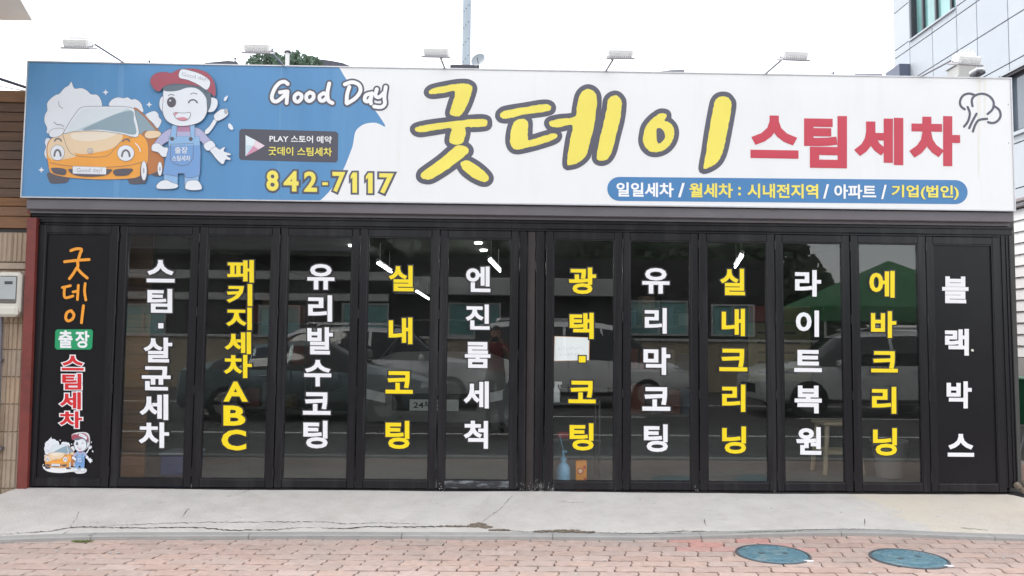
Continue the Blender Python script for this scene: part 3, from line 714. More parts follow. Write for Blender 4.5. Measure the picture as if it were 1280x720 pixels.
# rust runs and the joints of the flex
M['stain'] = mat('rust_run', (.77, .755, .71), .45, .05, 8, dirt=(.81, .81, .80), dscale=7, damt=1, stretch=(6, 1, .5))
q = MB()
for x0, w_, y1 in ((1223.5, 6, 225), (1231, 4, 160)):
    pts = []
    for i in range(10): pts.append(at(x0+random.uniform(-.4, .4), 98.5+(y1-98.5)*i/9, YS))
    for i in range(9):
        e = (w_*(1-i/9*.8))*.0062/2; e2 = (w_*(1-(i+1)/9*.8))*.0062/2; a, b = pts[i], pts[i+1]
        q.add([(a.x-e, YS-.0006, a.z), (a.x+e, YS-.0006, a.z), (b.x+e2, YS-.0006, b.z), (b.x-e2, YS-.0006, b.z)], [(0, 1, 2, 3)])
q.build('rust_run', M['stain'], sign)
M['seam'] = mat('blue_seam_highlight', (.115, .29, .52), .3, .08, 3, stretch=(6, 1, .3))  # flex joint, its faint vertical highlight painted in as lighter blue
for px, w_ in ((152, 3.5), (352, 1.2)):
    a = at(px-w_, 85, YS); b = at(px+w_, 85, YS); MB().box(a.x, b.x, YS-.0006, YS+.001, SB+.012, ST-.012).build('highlit_seam', M['seam'], sign)
# big yellow characters with dark outline
A = lambda L_, ox, oy: [(ox+x, oy+y) for x, y in L_]
BIG = [
 (0, [[(130,130),(135,118),(160,108),(240,92),(280,88),(308,91),(325,105),(322,130),(300,190),(275,230),(250,236),(225,225),(232,190),(248,125),(200,130),(150,136)],
  [(68,298),(75,285),(130,272),(240,258),(340,248),(385,250),(393,265),(385,280),(330,285),(295,285),(296,310),(285,350),(265,362),(240,362),(222,348),(225,320),(228,290),(150,300),(90,308)],
  [(95,495),(110,480),(180,430),(245,375),(275,367),(300,375),(310,392),(295,412),(240,455),(190,490),(140,518),(110,518),(95,510)],
  [(272,450),(285,437),(310,437),(350,460),(385,490),(400,512),(392,528),(370,530),(330,512),(290,482)]]),
 (0, [[(450,235),(455,220),(480,208),(560,195),(640,182),(672,185),(680,200),(665,212),(600,222),(540,232),(490,245),(462,245)],
  [(512,265),(530,250),(560,248),(575,262),(575,300),(578,342),(610,335),(660,320),(695,312),(708,325),(690,342),(620,365),(560,380),(525,385),(505,375),(495,345),(500,300)],
  [(670,268),(680,256),(720,247),(785,238),(795,200),(805,150),(820,125),(845,113),(870,122),(885,150),(882,220),(868,300),(850,370),(835,415),(800,445),(765,455),(752,450),(756,400),(765,340),(775,278),(720,284),(685,284)],
  [(930,200),(935,165),(950,147),(972,142),(990,155),(998,180),(990,250),(970,330),(955,390),(935,425),(910,437),(888,430),(886,405),(900,330),(915,270)]]),
 (1, [[(232,320),(240,285),(262,255),(290,232),(310,222),(332,225),(335,238),(325,255),(345,262),(365,285),(370,315),(360,350),(335,380),(300,396),(265,395),(240,375),(230,348)],
  [(545,200),(555,165),(575,148),(605,148),(622,165),(628,185),(620,240),(605,320),(590,390),(570,435),(540,460),(505,473),(502,455),(512,400),(525,310)]])]
for w_, polys in BIG:
    ox, oy = ((500, 80), (740, 80))[w_]
    P_ = Print(lambda x, y, ox=ox, oy=oy: (ox+x/3.6, oy+y/3.6), YS, .0008, .0006)
    def ragged(p):
        q_ = smooth_poly(p, 5); return [(x+random.uniform(-1.4, 1.4), y+random.uniform(-1.4, 1.4)) for x, y in q_]
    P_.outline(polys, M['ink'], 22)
    for p in polys: P_.fill(ragged(p), M['yel'], False)
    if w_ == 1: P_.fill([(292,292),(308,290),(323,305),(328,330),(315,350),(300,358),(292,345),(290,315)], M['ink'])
    P_.build('letter', sign)
# red lettering
for ch, box in (('스', (938, 144.5, 998, 198)), ('팀', (1005, 144.8, 1058.6, 210)), ('세', (1067.5, 147, 1129, 206)), ('차', (1136.5, 145, 1200, 207.5))):
    glyph('letter', ch, box, YS, M['redl'], None, .044, parent=sign)
# Good Day handwriting
gd = [[[(215,126),(200,116),(178,122),(157,146),(144,180),(148,200),(165,205),(185,192),(205,172),(214,160),(180,164)], [(214,160),(210,212)]],
 [[(262,168),(247,180),(247,200),(262,206),(276,192),(276,176),(262,168)]], [[(315,164),(300,176),(300,196),(314,203),(330,190),(330,172),(315,164)]],
 [[(372,170),(358,182),(362,200),(378,200),(392,180),(378,168),(370,172)], [(402,124),(394,165),(398,200),(416,212)]],
 [[(492,140),(482,175),(480,212)], [(472,128),(505,118),(535,130),(542,158),(520,190),(482,214)]],
 [[(585,170),(566,178),(562,200),(578,204),(592,182)], [(594,168),(588,200),(590,214)]],
 [[(616,150),(610,178),(626,186),(648,166)], [(656,140),(650,185),(652,215),(636,230),(604,228)]]]
P_ = Print(lambda x, y: (300+x/3.6, 70+y/3.6), YS, .0010, .00006)
for ch in gd:
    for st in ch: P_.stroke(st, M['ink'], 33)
P_.z += .0006
for ch in gd:
    for st in ch: P_.stroke(st, M['whts'], 17)
P_.build('handwritten_words', sign)
# telephone number
xs = [(330.5,210.5,351,241.5), (352,211.2,376,242), (377.5,211.8,399,242.5), (401.5,226.5,411.5,231.5), (413,212.4,434.5,243), (436,213,449,243.6), (455,213.6,468.5,244.2), (471.5,214.2,495,244.8)]
for ch, b in zip('842-7117', xs):
    e = 2.6; bx = (b[0]+e, b[1]+e, b[2]-e, b[3]-e) if ch != '-' else (403, 228, 410, 231.6)
    if ch == '1':
        P_ = Print(lambda x, y, b=b: (x, y), YS, .0010, .0004); l = b[0]+2.4; r_ = b[2]-2.6; t_ = b[1]+2.6; bo = b[3]-2.6; st = r_-5.8
        one = [(st, bo), (st, t_+6.2), (l, t_+8.6), (l, t_+4.4), (st+.5, t_), (r_, t_), (r_, bo)]
        P_.z += .0004
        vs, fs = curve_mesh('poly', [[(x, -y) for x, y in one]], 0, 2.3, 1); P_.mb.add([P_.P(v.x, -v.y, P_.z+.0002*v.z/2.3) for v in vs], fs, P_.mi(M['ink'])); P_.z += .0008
        P_.fill(one, M['yel'], False); P_.build('digit', sign); continue
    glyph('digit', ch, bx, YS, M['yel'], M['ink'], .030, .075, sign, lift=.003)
# dark app label
P_ = Print(lambda x, y: (300+x/3.6, 70+y/3.6), YS, .0008, .0004)
P_.fill([(8,328),(432,340),(442,350),(440,470),(430,479),(5,468),(-4,458),(-3,336)], M['cardk'], False)
P_.fill([(25,356),(70,379),(60,404),(25,452)], flat((.55, .68, .75), 'app_pale'), False)
P_.fill([(25,356),(70,379),(60,404),(28,402)], flat((.72, .80, .84), 'app_white'), False)
P_.fill([(25,452),(60,404),(85,421)], flat((.60, .28, .40), 'app_pink'), False)
P_.fill([(70,379),(112,404),(85,421),(60,404)], flat((.75, .62, .68), 'app_rose'), False)
P_.text('PLAY 스토어 예약', (133, 355, 413, 388, 6), M['whts'], .018); P_.text('굿데이 스팀세차', (128, 408, 414, 447, 5), M['yel'], .016)
P_.build('app_label', sign)
# blue pill with the services
P_ = Print(lambda x, y: (x, y+(x-759)*.0095), YS, .0008, .0004)
P_.fill(circ(774, 236, 15, 15, 12, 90, 270)+circ(1194.5, 236, 15, 15, 12, -90, 90), M['pill'], False)
for txt, x0, x1, m_ in (('일일세차', 770.5, 842, M['whts']), ('/', 847.5, 856, M['whts']), ('월세차', 861.5, 916, M['yel']), (':', 922.5, 926, M['yel']), ('시내전지역', 934, 1022.5, M['yel']), ('/', 1028.5, 1036, M['whts']), ('아파트', 1042.5, 1095, M['whts']), ('/', 1101, 1108, M['whts']), ('기업(법인)', 1114, 1198, M['yel'])):
    P_.text(txt, (x0, 227.8 if txt != ':' else 232, x1, 245.8 if txt != ':' else 243), m_, .028)
P_.build('service_pill', sign)
# steam cloud mark
P_ = Print(lambda x, y: (960+x/3.6, y/3.6), YS, .0010, .0001)
for st in ([(885,492),(868,478),(864,455),(878,430),(905,421),(930,428)], [(920,478),(917,450),(932,430),(965,422),(997,434),(1015,460),(1010,492),(988,513)], [(1018,478),(1040,495),(1046,522),(1032,545),(1010,554),(990,550)],
           [(898,482),(908,510),(900,545),(882,570)], [(938,512),(920,545),(905,577)], [(985,535),(950,540),(932,562),(922,592)]):
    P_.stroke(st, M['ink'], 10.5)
P_.build('steam_mark', sign)
# printed pictures: steam puffs, the round orange car and the worker
def artwork(P_, dull=0):
    ink = flat((.16, .15, .18), 'art_line'); wh = flat((.74, .77, .82), 'art_white'); rd = flat((.36, .075, .11), 'art_red')
    og = flat((.82, .36, .06), 'art_orange'); og2 = flat((.78, .60, .40), 'art_orange_pale'); ogd = flat((.48, .18, .06), 'art_orange_dark')
    gl = flat((.50, .60, .66), 'art_glass'); gld = flat((.26, .36, .42), 'art_glass_dark'); dk = flat((.10, .09, .11), 'art_dark'); gr = flat((.42, .42, .46), 'art_grey')
    hr = flat((.12, .16, .20), 'art_hair'); lb = flat((.17, .33, .62), 'art_denim'); lb2 = flat((.26, .45, .70), 'art_denim_pale'); lv = flat((.42, .42, .62), 'art_sleeve'); mg = flat((.62, .25, .30), 'art_mouth')
    # puffs
    P_.fill([(322,152),(335,182),(365,180),(390,190),(410,208),(435,210),(452,228),(460,260),(450,300),(330,330),(290,372),(215,385),(212,360),(200,330),(203,300),(213,280),(212,250),(228,228),(250,212),(268,205),(290,180),(310,168)], wh, True, ink, 1.2)
    P_.fill([(494,262),(497,240),(515,226),(535,222),(556,226),(575,222),(592,232),(610,230),(632,245),(642,268),(640,290),(560,290)], wh, True, ink, 1.2)
    P_.fill([(655,305),(672,290),(695,284),(712,295),(716,312),(727,325),(722,345),(708,362),(690,340)], wh, True, ink, 1.2)
    P_.fill([(212,405),(202,425),(207,445),(200,470),(205,492),(218,500),(240,470),(240,420)], wh, True, ink, 1.2)
    for x, y in ((476,200),(672,255),(187,549)): P_.fill([(x,y-14),(x+4,y-4),(x+14,y),(x+4,y+4),(x,y+14),(x-4,y+4),(x-14,y),(x-4,y-4)], wh, False)
    P_.stroke([(265,240),(268,262),(285,272)], ink, 2); P_.stroke([(243,332),(258,345),(275,345),(290,355)], ink, 2.5)
    # car
    P_.fill([(218,560),(310,570),(306,600),(290,608),(236,610),(222,598)], dk); P_.fill([(574,575),(640,570),(650,600),(635,612),(588,612),(578,598)], dk)
    P_.fill([(690,520),(712,508),(736,520),(740,548),(730,574),(705,578),(680,565)], dk)
    P_.fill([(600,275),(645,295),(690,345),(722,380),(732,430),(738,510),(735,545),(700,560),(655,560),(620,420)], ogd, True, ink, 1.5)
    P_.fill([(606,285),(642,302),(680,345),(700,372),(650,375),(628,400)], gld, True, ink, 1.5)
    P_.fill([(218,520),(212,480),(216,430),(240,402),(280,385),(345,375),(470,370),(600,378),(650,400),(668,440),(668,500),(655,545),(625,580),(560,590),(430,592),(300,582),(235,566),(222,545)], og, True, ink, 1.8)
    P_.fill([(285,386),(345,376),(450,374),(545,382),(545,420),(500,455),(440,470),(380,478),(330,470),(306,440),(290,410)], og2)
    P_.fill([(330,384),(450,378),(530,386),(470,410),(390,420),(330,410)], flat((.80, .70, .58), 'art_cream'))
    P_.fill([(218,440),(240,405),(282,388),(300,420),(318,460),(345,486),(300,500),(250,505),(220,490)], og2)
    P_.stroke([(284,388),(300,440),(325,478),(380,490),(450,491),(490,482),(520,450),(550,418),(600,402)], ink, 2)
    P_.fill([(370,268),(440,264),(540,264),(600,272),(610,300),(624,398),(540,386),(440,374),(340,376),(290,386),(300,360),(335,305)], wh, True, ink, 2)
    P_.fill([(378,276),(440,272),(535,272),(592,280),(600,310),(613,388),(540,380),(440,368),(340,372),(302,378),(335,320)], gl)
    P_.fill([(596,284),(604,330),(612,388),(540,380),(450,368),(372,370),(440,335),(520,300)], gld)
    P_.fill([(378,276),(440,272),(535,272),(570,276),(440,330),(340,372),(302,378),(335,320)], flat((.66, .72, .76), 'art_glare'))
    P_.fill([(222,385),(235,368),(262,362),(290,366),(284,386),(262,400),(232,402)], wh, True, ink, 1.5)
    P_.fill([(652,395),(662,376),(690,372),(722,378),(725,396),(700,406),(668,408)], og2, True, ink, 1.5)
    for x, y, rx, ry in ((261,472,31,35),(568,474,38,36)):
        P_.fill(circ(x, y, rx, ry), wh, False, ink, 1.5); P_.stroke(circ(x, y+14, rx*.45, ry*.75, 14, 180, 360), ink, 9); P_.stroke(circ(x+2, y-50, 15, 13, 10, 190, 350), ink, 6)
    P_.stroke([(225,516),(300,530),(430,538),(560,532),(640,515)], ink, 1.6)
    P_.fill([(236,540),(296,546),(294,572),(250,566),(238,556)], dk); P_.fill([(518,548),(596,544),(590,562),(570,574),(520,574)], dk)
    P_.fill([(312,545),(400,552),(500,546),(496,562),(470,575),(400,580),(335,572)], dk)
    P_.fill([(330,533),(480,538),(480,570),(330,566)], wh, False, gr, 2); P_.text('Good day!', (348, 541, 462, 566), gr, .01)
    P_.fill(circ(408, 464, 13), gr, False); P_.fill(circ(408, 464, 8.5), og2, False); P_.text('G', (402, 457, 414, 471), gr, .02)
    P_.fill(circ(650, 560, 17, 52, 24), dk, False); P_.fill(circ(650, 553, 13, 44, 24), wh, False, ink, 1.5); P_.fill(circ(649, 553, 4, 14, 12), gr, False)
    P_.fill(circ(722, 545, 11, 32, 20), wh, False, ink, 1.5); P_.fill(circ(722, 545, 4, 10, 12), gr, False); P_.stroke([(612,430),(628,448),(634,466)], wh, 5)
    # worker: hose arm, body, head, cap
    P_.fill([(925,372),(945,352),(962,325),(972,312),(982,322),(965,355),(942,385),(925,388)], wh, True, ink, 1.8)
    P_.fill([(968,300),(1000,276),(1022,285),(1030,298),(1010,318),(980,330),(966,318)], wh, True, ink, 1.8); P_.fill(circ(1019, 287, 9, 13), gr, False)
    P_.fill([(1028,216),(1012,226),(1010,240),(1020,238)], wh); P_.fill([(1032,340),(1030,358),(1042,370),(1052,366),(1046,350)], wh)
    P_.fill([(770,365),(830,352),(900,365),(935,400),(972,440),(968,452),(940,462),(915,430),(890,420),(770,420),(728,445),(712,470),(690,450),(700,425),(735,385)], lv, True, ink, 1.8)
    P_.fill([(802,345),(868,345),(868,378),(802,378)], flat((.45, .22, .36), 'art_shirt'), False)
    P_.fill([(690,436),(715,430),(740,448),(758,450),(760,470),(752,490),(732,490),(715,472),(686,462)], wh, True, ink, 1.8)
    P_.fill([(920,436),(950,418),(970,435),(968,452),(940,464),(925,455)], wh, True, ink, 1.5)
    P_.fill([(948,462),(972,446),(990,458),(1008,448),(1016,450),(1010,466),(1038,476),(1040,484),(1022,486),(1040,498),(1036,506),(1018,504),(1010,522),(998,522),(975,500),(960,480)], wh, True, ink, 1.8)
    P_.fill([(742,555),(804,560),(802,618),(740,608)], lb2, False, ink, 1.5); P_.fill([(833,560),(898,555),(896,608),(834,618)], lb2, False, ink, 1.5)
    P_.fill([(708,618),(728,600),(755,596),(775,606),(803,616),(800,630),(770,636),(720,636),(708,630)], wh, True, ink, 1.8)
    P_.fill([(836,625),(845,602),(872,596),(895,600),(910,622),(908,638),(870,642),(840,636)], wh, True, ink, 1.8)
    P_.fill([(764,400),(900,400),(906,470),(902,575),(866,586),(836,584),(832,566),(806,566),(800,580),(760,572),(736,570),(744,520),(760,460)], lb, False, ink, 1.8)
    P_.fill([(764,400),(900,400),(903,440),(762,442)], lb2, False)
    for x0, x1 in ((778,800),(858,880)): P_.fill([(x0,350),(x1,350),(x1-4 if x0<800 else x1,410),(x0-10 if x0<800 else x0+4,410)], lb2, False, ink, 1.5)
    P_.fill(circ(778, 411, 9), dk, False); P_.fill(circ(862, 412, 9), dk, False)
    P_.stroke([(772,435),(874,432),(872,500),(850,526),(818,532),(786,522),(770,500),(772,435)], ink, 2, False)
    P_.text('출장', (790, 447, 848, 477), wh, .02); P_.text('스팀세차', (778, 486, 860, 511), wh, .02)
    P_.fill([(722,240),(732,222),(745,225),(750,285),(735,290),(722,268)], wh, True, ink, 1.8)
    P_.fill([(935,235),(955,225),(980,235),(982,262),(965,288),(940,290),(930,270)], wh, True, ink, 1.8)
    P_.fill([(742,190),(760,170),(900,170),(948,200),(952,260),(930,296),(935,230),(910,190)], hr)
    P_.fill([(744,185),(800,178),(900,182),(928,215),(935,262),(932,300),(905,335),(850,352),(800,352),(755,330),(736,290),(738,240)], wh, True, ink, 1.8)
    P_.fill([(744,168),(800,160),(890,170),(930,205),(936,235),(915,205),(885,184),(845,182),(800,196),(744,196)], hr)
    P_.fill(circ(776, 247, 20, 23), dk, False, ink, 2); P_.fill(circ(770, 240, 4), wh, False)
    P_.stroke(circ(872, 254, 20, 18, 12, 195, 345), dk, 6); P_.stroke(circ(775, 222, 14, 10, 8, 200, 340), ink, 3); P_.stroke(circ(876, 216, 16, 10, 8, 200, 340), ink, 3)
    P_.fill([(788,294),(830,296),(860,294),(856,318),(835,330),(808,326),(792,312)], wh, True, ink, 2.5); P_.fill([(789,294),(806,296),(790,310)], mg, False); P_.fill([(800,318),(830,314),(848,322),(832,329),(808,326)], mg)
    P_.fill([(682,160),(686,135),(710,116),(750,112),(775,116),(810,100),(860,96),(905,102),(940,118),(965,150),(974,190),(970,222),(950,205),(910,180),(850,168),(790,165),(745,175),(722,198),(700,190)], rd, True, ink, 1.8)
    P_.fill([(820,100),(870,108),(915,125),(950,155),(935,192),(895,168),(850,148),(810,136)], wh, True, ink, 2); P_.text('Good day!', (823, 112, 938, 134, 24), gr, .005)
P_ = Print(lambda x, y: (x/3.6, 60+y/3.6), YS, .0008, .00016); artwork(P_); P_.build('printed_picture', sign)
# the same picture again as a small sticker on the left door panel
k_ = 66/255.; dp0 = [o for o in shop.children if o.name == 'door_panel'][0]
cv = lambda x, y: (54.5+(x-187)/3.6*.262, 541.2+(y-97)/3.6*.315)
P_ = Print(cv, -.0115, .0006, .00010)
P_.fill([(180,560),(215,580),(700,590),(900,600),(930,640),(880,672),(760,676),(690,650),(480,668),(280,650),(190,605)], M['wht']); P_.fill([(672,150),(690,112),(800,86),(930,92),(984,150),(984,260),(960,298),(900,345),(820,362),(740,335),(715,270),(725,205)], M['wht'])
artwork(P_); P_.build('cartoon_sticker', dp0)

# ============================================================ SHOP BODY AND INTERIOR
ZC = 2.30; YB = 13.5
q = MB(); q.box(XL-.12, XL-.02, .10, YB, -.3, 3.12); q.box(XR+.02, XR+.12, .10, YB, -.3, 3.12); q.box(XL-.12, XR+.12, YB, YB+.1, -.3, 3.12)
q.build('side_wall', M['int_wall'], shop)
q = MB(); q.box(XL-.02, XR+.02, .02, YB, -.3, -.006); q.build('shop_floor', M['int_floor'], shop)
q = MB(); q.box(XL-.02, XR+.02, .062, YB, ZC, ZC+.06); q.build('shop_ceiling', M['int_ceil'], shop)
q = MB(); q.box(XL-.12, XR+.12, .12, YB+.1, 3.12, 3.16); q.build('flat_roof', M['int_wall'], shop)
def tl(a, b, z=2.04):
    p, r_ = atz(*a, z), atz(*b, z); t = empty('ceiling_lamp', (p+r_)/2)
    dv = (r_-p)/2; MB().tube([-dv, dv], .0125, 8).build('tube', M['tube'], t, True)
    q = MB().tube([-dv*1.03+Vector((0, 0, .035)), dv*1.03+Vector((0, 0, .035))], .022, 4)
    for s_ in (-.7, .7): q.tube([dv*s_+Vector((0, 0, .03)), dv*s_+Vector((0, 0, ZC-z))], .004, 5)
    q.build('batten', M['lightw'], t); return t
for lab, a, b in (('fluorescent tube lamp behind the fourth glass panel, left of its top character', (472, 329), (489, 340)),
                  ('fluorescent tube lamp further back, just below the top character of the fourth glass panel', (520, 364), (536, 374)),
                  ('fluorescent tube lamp above the white lettering of the panel left of the centre posts', (611.5, 325), (625, 339)),
                  ('fluorescent tube lamp seen above the top character of the middle panel of the right group', (928, 319.5), (919, 334))):
    tag(tl(a, b), lab, 'ceiling lamp', 'fluorescent lamps inside the shop')
for lab, px, py in (('small round ceiling spot, the highest one behind the glass left of the centre posts', 598, 305), ('small round ceiling spot just below another one, left of the centre posts', 604.5, 314), ('small ceiling spot seen in the top right corner of the third glass panel', 440, 308)):
    p = atz(px, py, ZC-.02); q = MB().lathe([(.04, .0), (.045, .02)], 16, c=(p.x, p.y, p.z)); tag(q.build('ceiling_spot', M['tube']), lab, 'ceiling lamp', 'round spots inside the shop')
# brown wooden partition just inside the left panels
t = empty('wooden_partition', (-2.9, .32, 0)); tag(t, 'brown horizontal plank partition behind the glass of the leftmost glass panel', 'partition')
x0, x1 = at(150, 400, .32).x, at(187, 400, .32).x
for i in range(20):
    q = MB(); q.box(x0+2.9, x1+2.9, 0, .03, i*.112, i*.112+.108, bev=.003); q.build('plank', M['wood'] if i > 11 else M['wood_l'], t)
# blue bin, stool, bucket, boxes, notice and bottles inside
def loc_floor(px, py): return atz(px, py, 0)
t = empty('storage_box', (at(219, 590, .5).x, .5, 0)); tag(t, 'dark blue storage box on the floor behind the leftmost glass panel', 'storage box')
q = MB(); q.box(-.13, .13, 0, .3, 0, .17, bev=.012); q.build('tub', flat((.03, .07, .2), 'blue_tub'), t); q = MB(); q.box(-.14, .14, -.01, .31, .17, .19, bev=.006); q.build('lid', flat((.3, .32, .36), 'grey_lid'), t)
t = empty('wooden_stool', (at(1046, 560, .9).x, .9, 0)); tag(t, 'wooden stool standing behind the glass of the fourth and fifth panels of the right group', 'stool')
q = MB(); q.box(-.17, .17, -.15, .15, .43, .46, bev=.008); q.build('seat', flat((.42, .34, .24), 'stool_wood'), t)
for sx in (-1, 1):
    for sy_ in (-1, 1): MB().tube([(sx*.13, sy_*.11, .43), (sx*.17, sy_*.14, 0)], .022, 8).build('leg', M['stool_wood'], t)
q = MB()
for s_ in (-1, 1): q.box(-.14, .14, s_*.125-.01, s_*.125+.01, .18, .21)
q.build('stretcher', M['stool_wood'], t)
t = empty('bucket', (at(1112, 580, .7).x, .7, 0)); tag(t, 'grey plastic bucket on the floor behind the last yellow lettered glass panel', 'bucket')
MB().lathe([(.11, 0), (.15, .30), (.158, .305), (.155, .32), (.143, .318), (.105, .02)], 24).build('pail', flat((.28, .28, .27), 'pail_grey'), t, True)
q = MB().tube([(-.155, 0, .3), (-.12, -.08, .22), (0, -.12, .17), (.12, -.08, .22), (.155, 0, .3)], .004, 6); q.build('handle', M['arm'], t)
# paper notice
t = empty('paper_notice', (0, 0, 0)); tag(t, 'white handwritten paper notice with orange edge taped to the glass', 'notice')
a = [at(692.5, 420, .0), at(737, 421.5, .0), at(736.5, 450.5, .0), at(691.5, 451.5, .0)]
def quad(P, y, th=.001): return [(p.x, y, p.z) for p in P], (0, th, 0)
def inset(P, e): c = sum((Vector(p) for p in P), Vector())/4; return [c+(p-c)*(1-e) for p in P]
MB().prism(*quad(a, -.0104, .0003)).build('orange_border', flat((.55, .25, .10), 'tape_orange'), t)
MB().prism(*quad(inset(a, .04), -.0108, .0003)).build('sheet', M['paper'], t)
q = MB()
for r_, (y, x0, x1) in enumerate(((435.5, 698, 729), (443.5, 698, 714), (443, 717, 722))):
    x = x0
    while x < x1:
        w_ = random.uniform(2.2, 3.6)
        for _ in range(3):
            c = at(x+random.uniform(0, w_*.7), y+random.uniform(-1.8, 1.8), 0)
            if random.random() < .5: q.box(c.x, c.x+.009, -.0112, -.0109, c.z, c.z+.002)
            else: q.box(c.x, c.x+.002, -.0112, -.0109, c.z-.004, c.z+.006)
        x += w_+.5
q.build('handwriting', M['pencil'], t)
# pump bottle, orange carton, trigger sprayer (on a shelf)
p = at(704, 600, .16); t = empty('pump_bottle', (p.x, .16, 0)); tag(t, 'pale blue pump bottle standing inside the glass beside the orange carton', 'bottle')
MB().lathe([(.052, .0), (.055, .01), (.055, .14), (.04, .17), (.022, .185), (.022, .20)], 20).build('body', M['bluepl'], t, True)
q = MB().lathe([(.026, .20), (.026, .225), (.009, .23), (.009, .27)], 14); q.box(-.012, .03, -.01, .01, .265, .28, bev=.003); q.tube([(.0, 0, .28), (-.03, 0, .40)], .0035, 6); q.build('pump', M['bluepl'], t, True)
p = at(720, 600, .12); t = empty('orange_carton', (p.x, .12, 0)); tag(t, 'orange carton box standing inside the glass at the foot of the panel', 'carton')
q = MB(); q.box(0, .085, 0, .05, 0, .205, bev=.002); q.build('box', M['box_o'], t)
q = MB()
for cx_, cz_, r_ in ((.035, .125, .026), (.068, .155, .012), (.072, .06, .012)): q.lathe([(r_, 0), (r_*.9, -.0008)], 18, axis='Y', c=(cx_, -.0002, cz_))
q.build('printed_mark', flat((.45, .04, .05), 'carton_red'), t)
q = MB()
for cx_, cz_, r_ in ((.035, .125, .017),): q.lathe([(r_, 0), (r_*.9, -.0006)], 18, axis='Y', c=(cx_, -.0010, cz_))
q.build('printed_disc', flat((.8, .55, .3), 'carton_pale'), t)
# trolley with the sprayer behind the paper panel
t = empty('tool_trolley', (at(716, 500, .55).x, .55, 0)); tag(t, 'dim metal tool trolley with two shelves behind the panel with the paper notice', 'trolley')
q = MB()
for z in (.32, .62): q.box(-.22, .22, -.14, .14, z, z+.02, bev=.004)
q.build('shelf', flat((.10, .10, .10), 'trolley_grey'), t)
for sx in (-1, 1):
    for s_ in (-1, 1): MB().tube([(sx*.21, s_*.13, .0), (sx*.21, s_*.13, .66)], .009, 6).build('upright', M['trolley_grey'], t)
p = at(695, 486, .5); t = empty('spray_bottle', (p.x, .5, .64)); tag(t, 'small white trigger spray bottle on top of the dim trolley', 'spray bottle')
MB().lathe([(.035, 0), (.036, .09), (.014, .125), (.014, .145)], 16).build('body', M['lightw'], t, True)
q = MB(); q.box(-.012, .05, -.01, .01, .145, .17, bev=.004); q.tube([(.03, 0, .145), (.035, 0, .115)], .004, 6); q.build('trigger', M['lightw'], t)
p = at(705, 528, .5); t = MB().prism([(p.x-.05, .5, .34), (p.x+.07, .5, .34), (p.x+.08, .5, .37), (p.x, .5, .385), (p.x-.05, .5, .37)], (0, .12, 0)).build('cleaning_cloth', flat((.42, .06, .07), 'cloth_red'))
tag(t, 'folded red cleaning cloth on the lower shelf of the dim trolley', 'cloth')
# shelves with boxes at the back of the shop
for sxp, sy2, lab in ((330, 5.2, 'dim metal rack with cartons deep inside the shop behind the third glass panel'), (830, 4.6, 'dim metal rack with cartons deep inside the shop behind the white lettered right panel')):
    t = empty('storage_rack', (at(sxp, 450, sy2).x, sy2, 0)); tag(t, lab, 'rack', 'storage racks inside the shop')
    for z in (.15, .75, 1.35):
        q = MB(); q.box(-.6, .6, 0, .4, z, z+.025); q.build('shelf', flat((.16, .16, .15), 'rack_grey'), t)
        x = -.55
        while x < .4:
            w_ = random.uniform(.14, .32); h = random.uniform(.15, .42); q = MB(); q.box(x, x+w_, .03, .35, z+.026, z+.026+h, bev=.006)
            q.build('carton', random.choice([flat((.30, .2, .11), 'carton_brown'), flat((.35, .35, .34), 'carton_grey'), flat((.08, .14, .22), 'carton_blue'), flat((.3, .08, .05), 'carton_rust')]), t); x += w_+random.uniform(.02, .1)
    for a in (-.6, .58):
        for b in (0, .38): MB().box(a, a+.02, b, b+.02, 0, 1.8).build('post', M['rack_grey'], t)
# notice board behind the right-hand group
p = at(975, 440, 2.2)
t = empty('price_board', (p.x, 2.2, .75)); tag(t, 'dim yellowish price board with a red heading inside the shop, behind the fourth right panel', 'board')
q = MB(); q.box(-.33, .33, 0, .03, 0, .62, bev=.005); q.build('board', flat((.22, .21, .12), 'board_y'), t); q = MB(); q.box(-.33, .33, -.004, .03, .63, .80, bev=.005); q.build('heading', flat((.25, .05, .05), 'board_r'), t)
q = MB()
for i in range(5): q.box(-.24, random.uniform(.05, .24), -.003, .001, .08+i*.105, .105+i*.105)
q.build('writing', flat((.06, .06, .05), 'board_ink'), t)

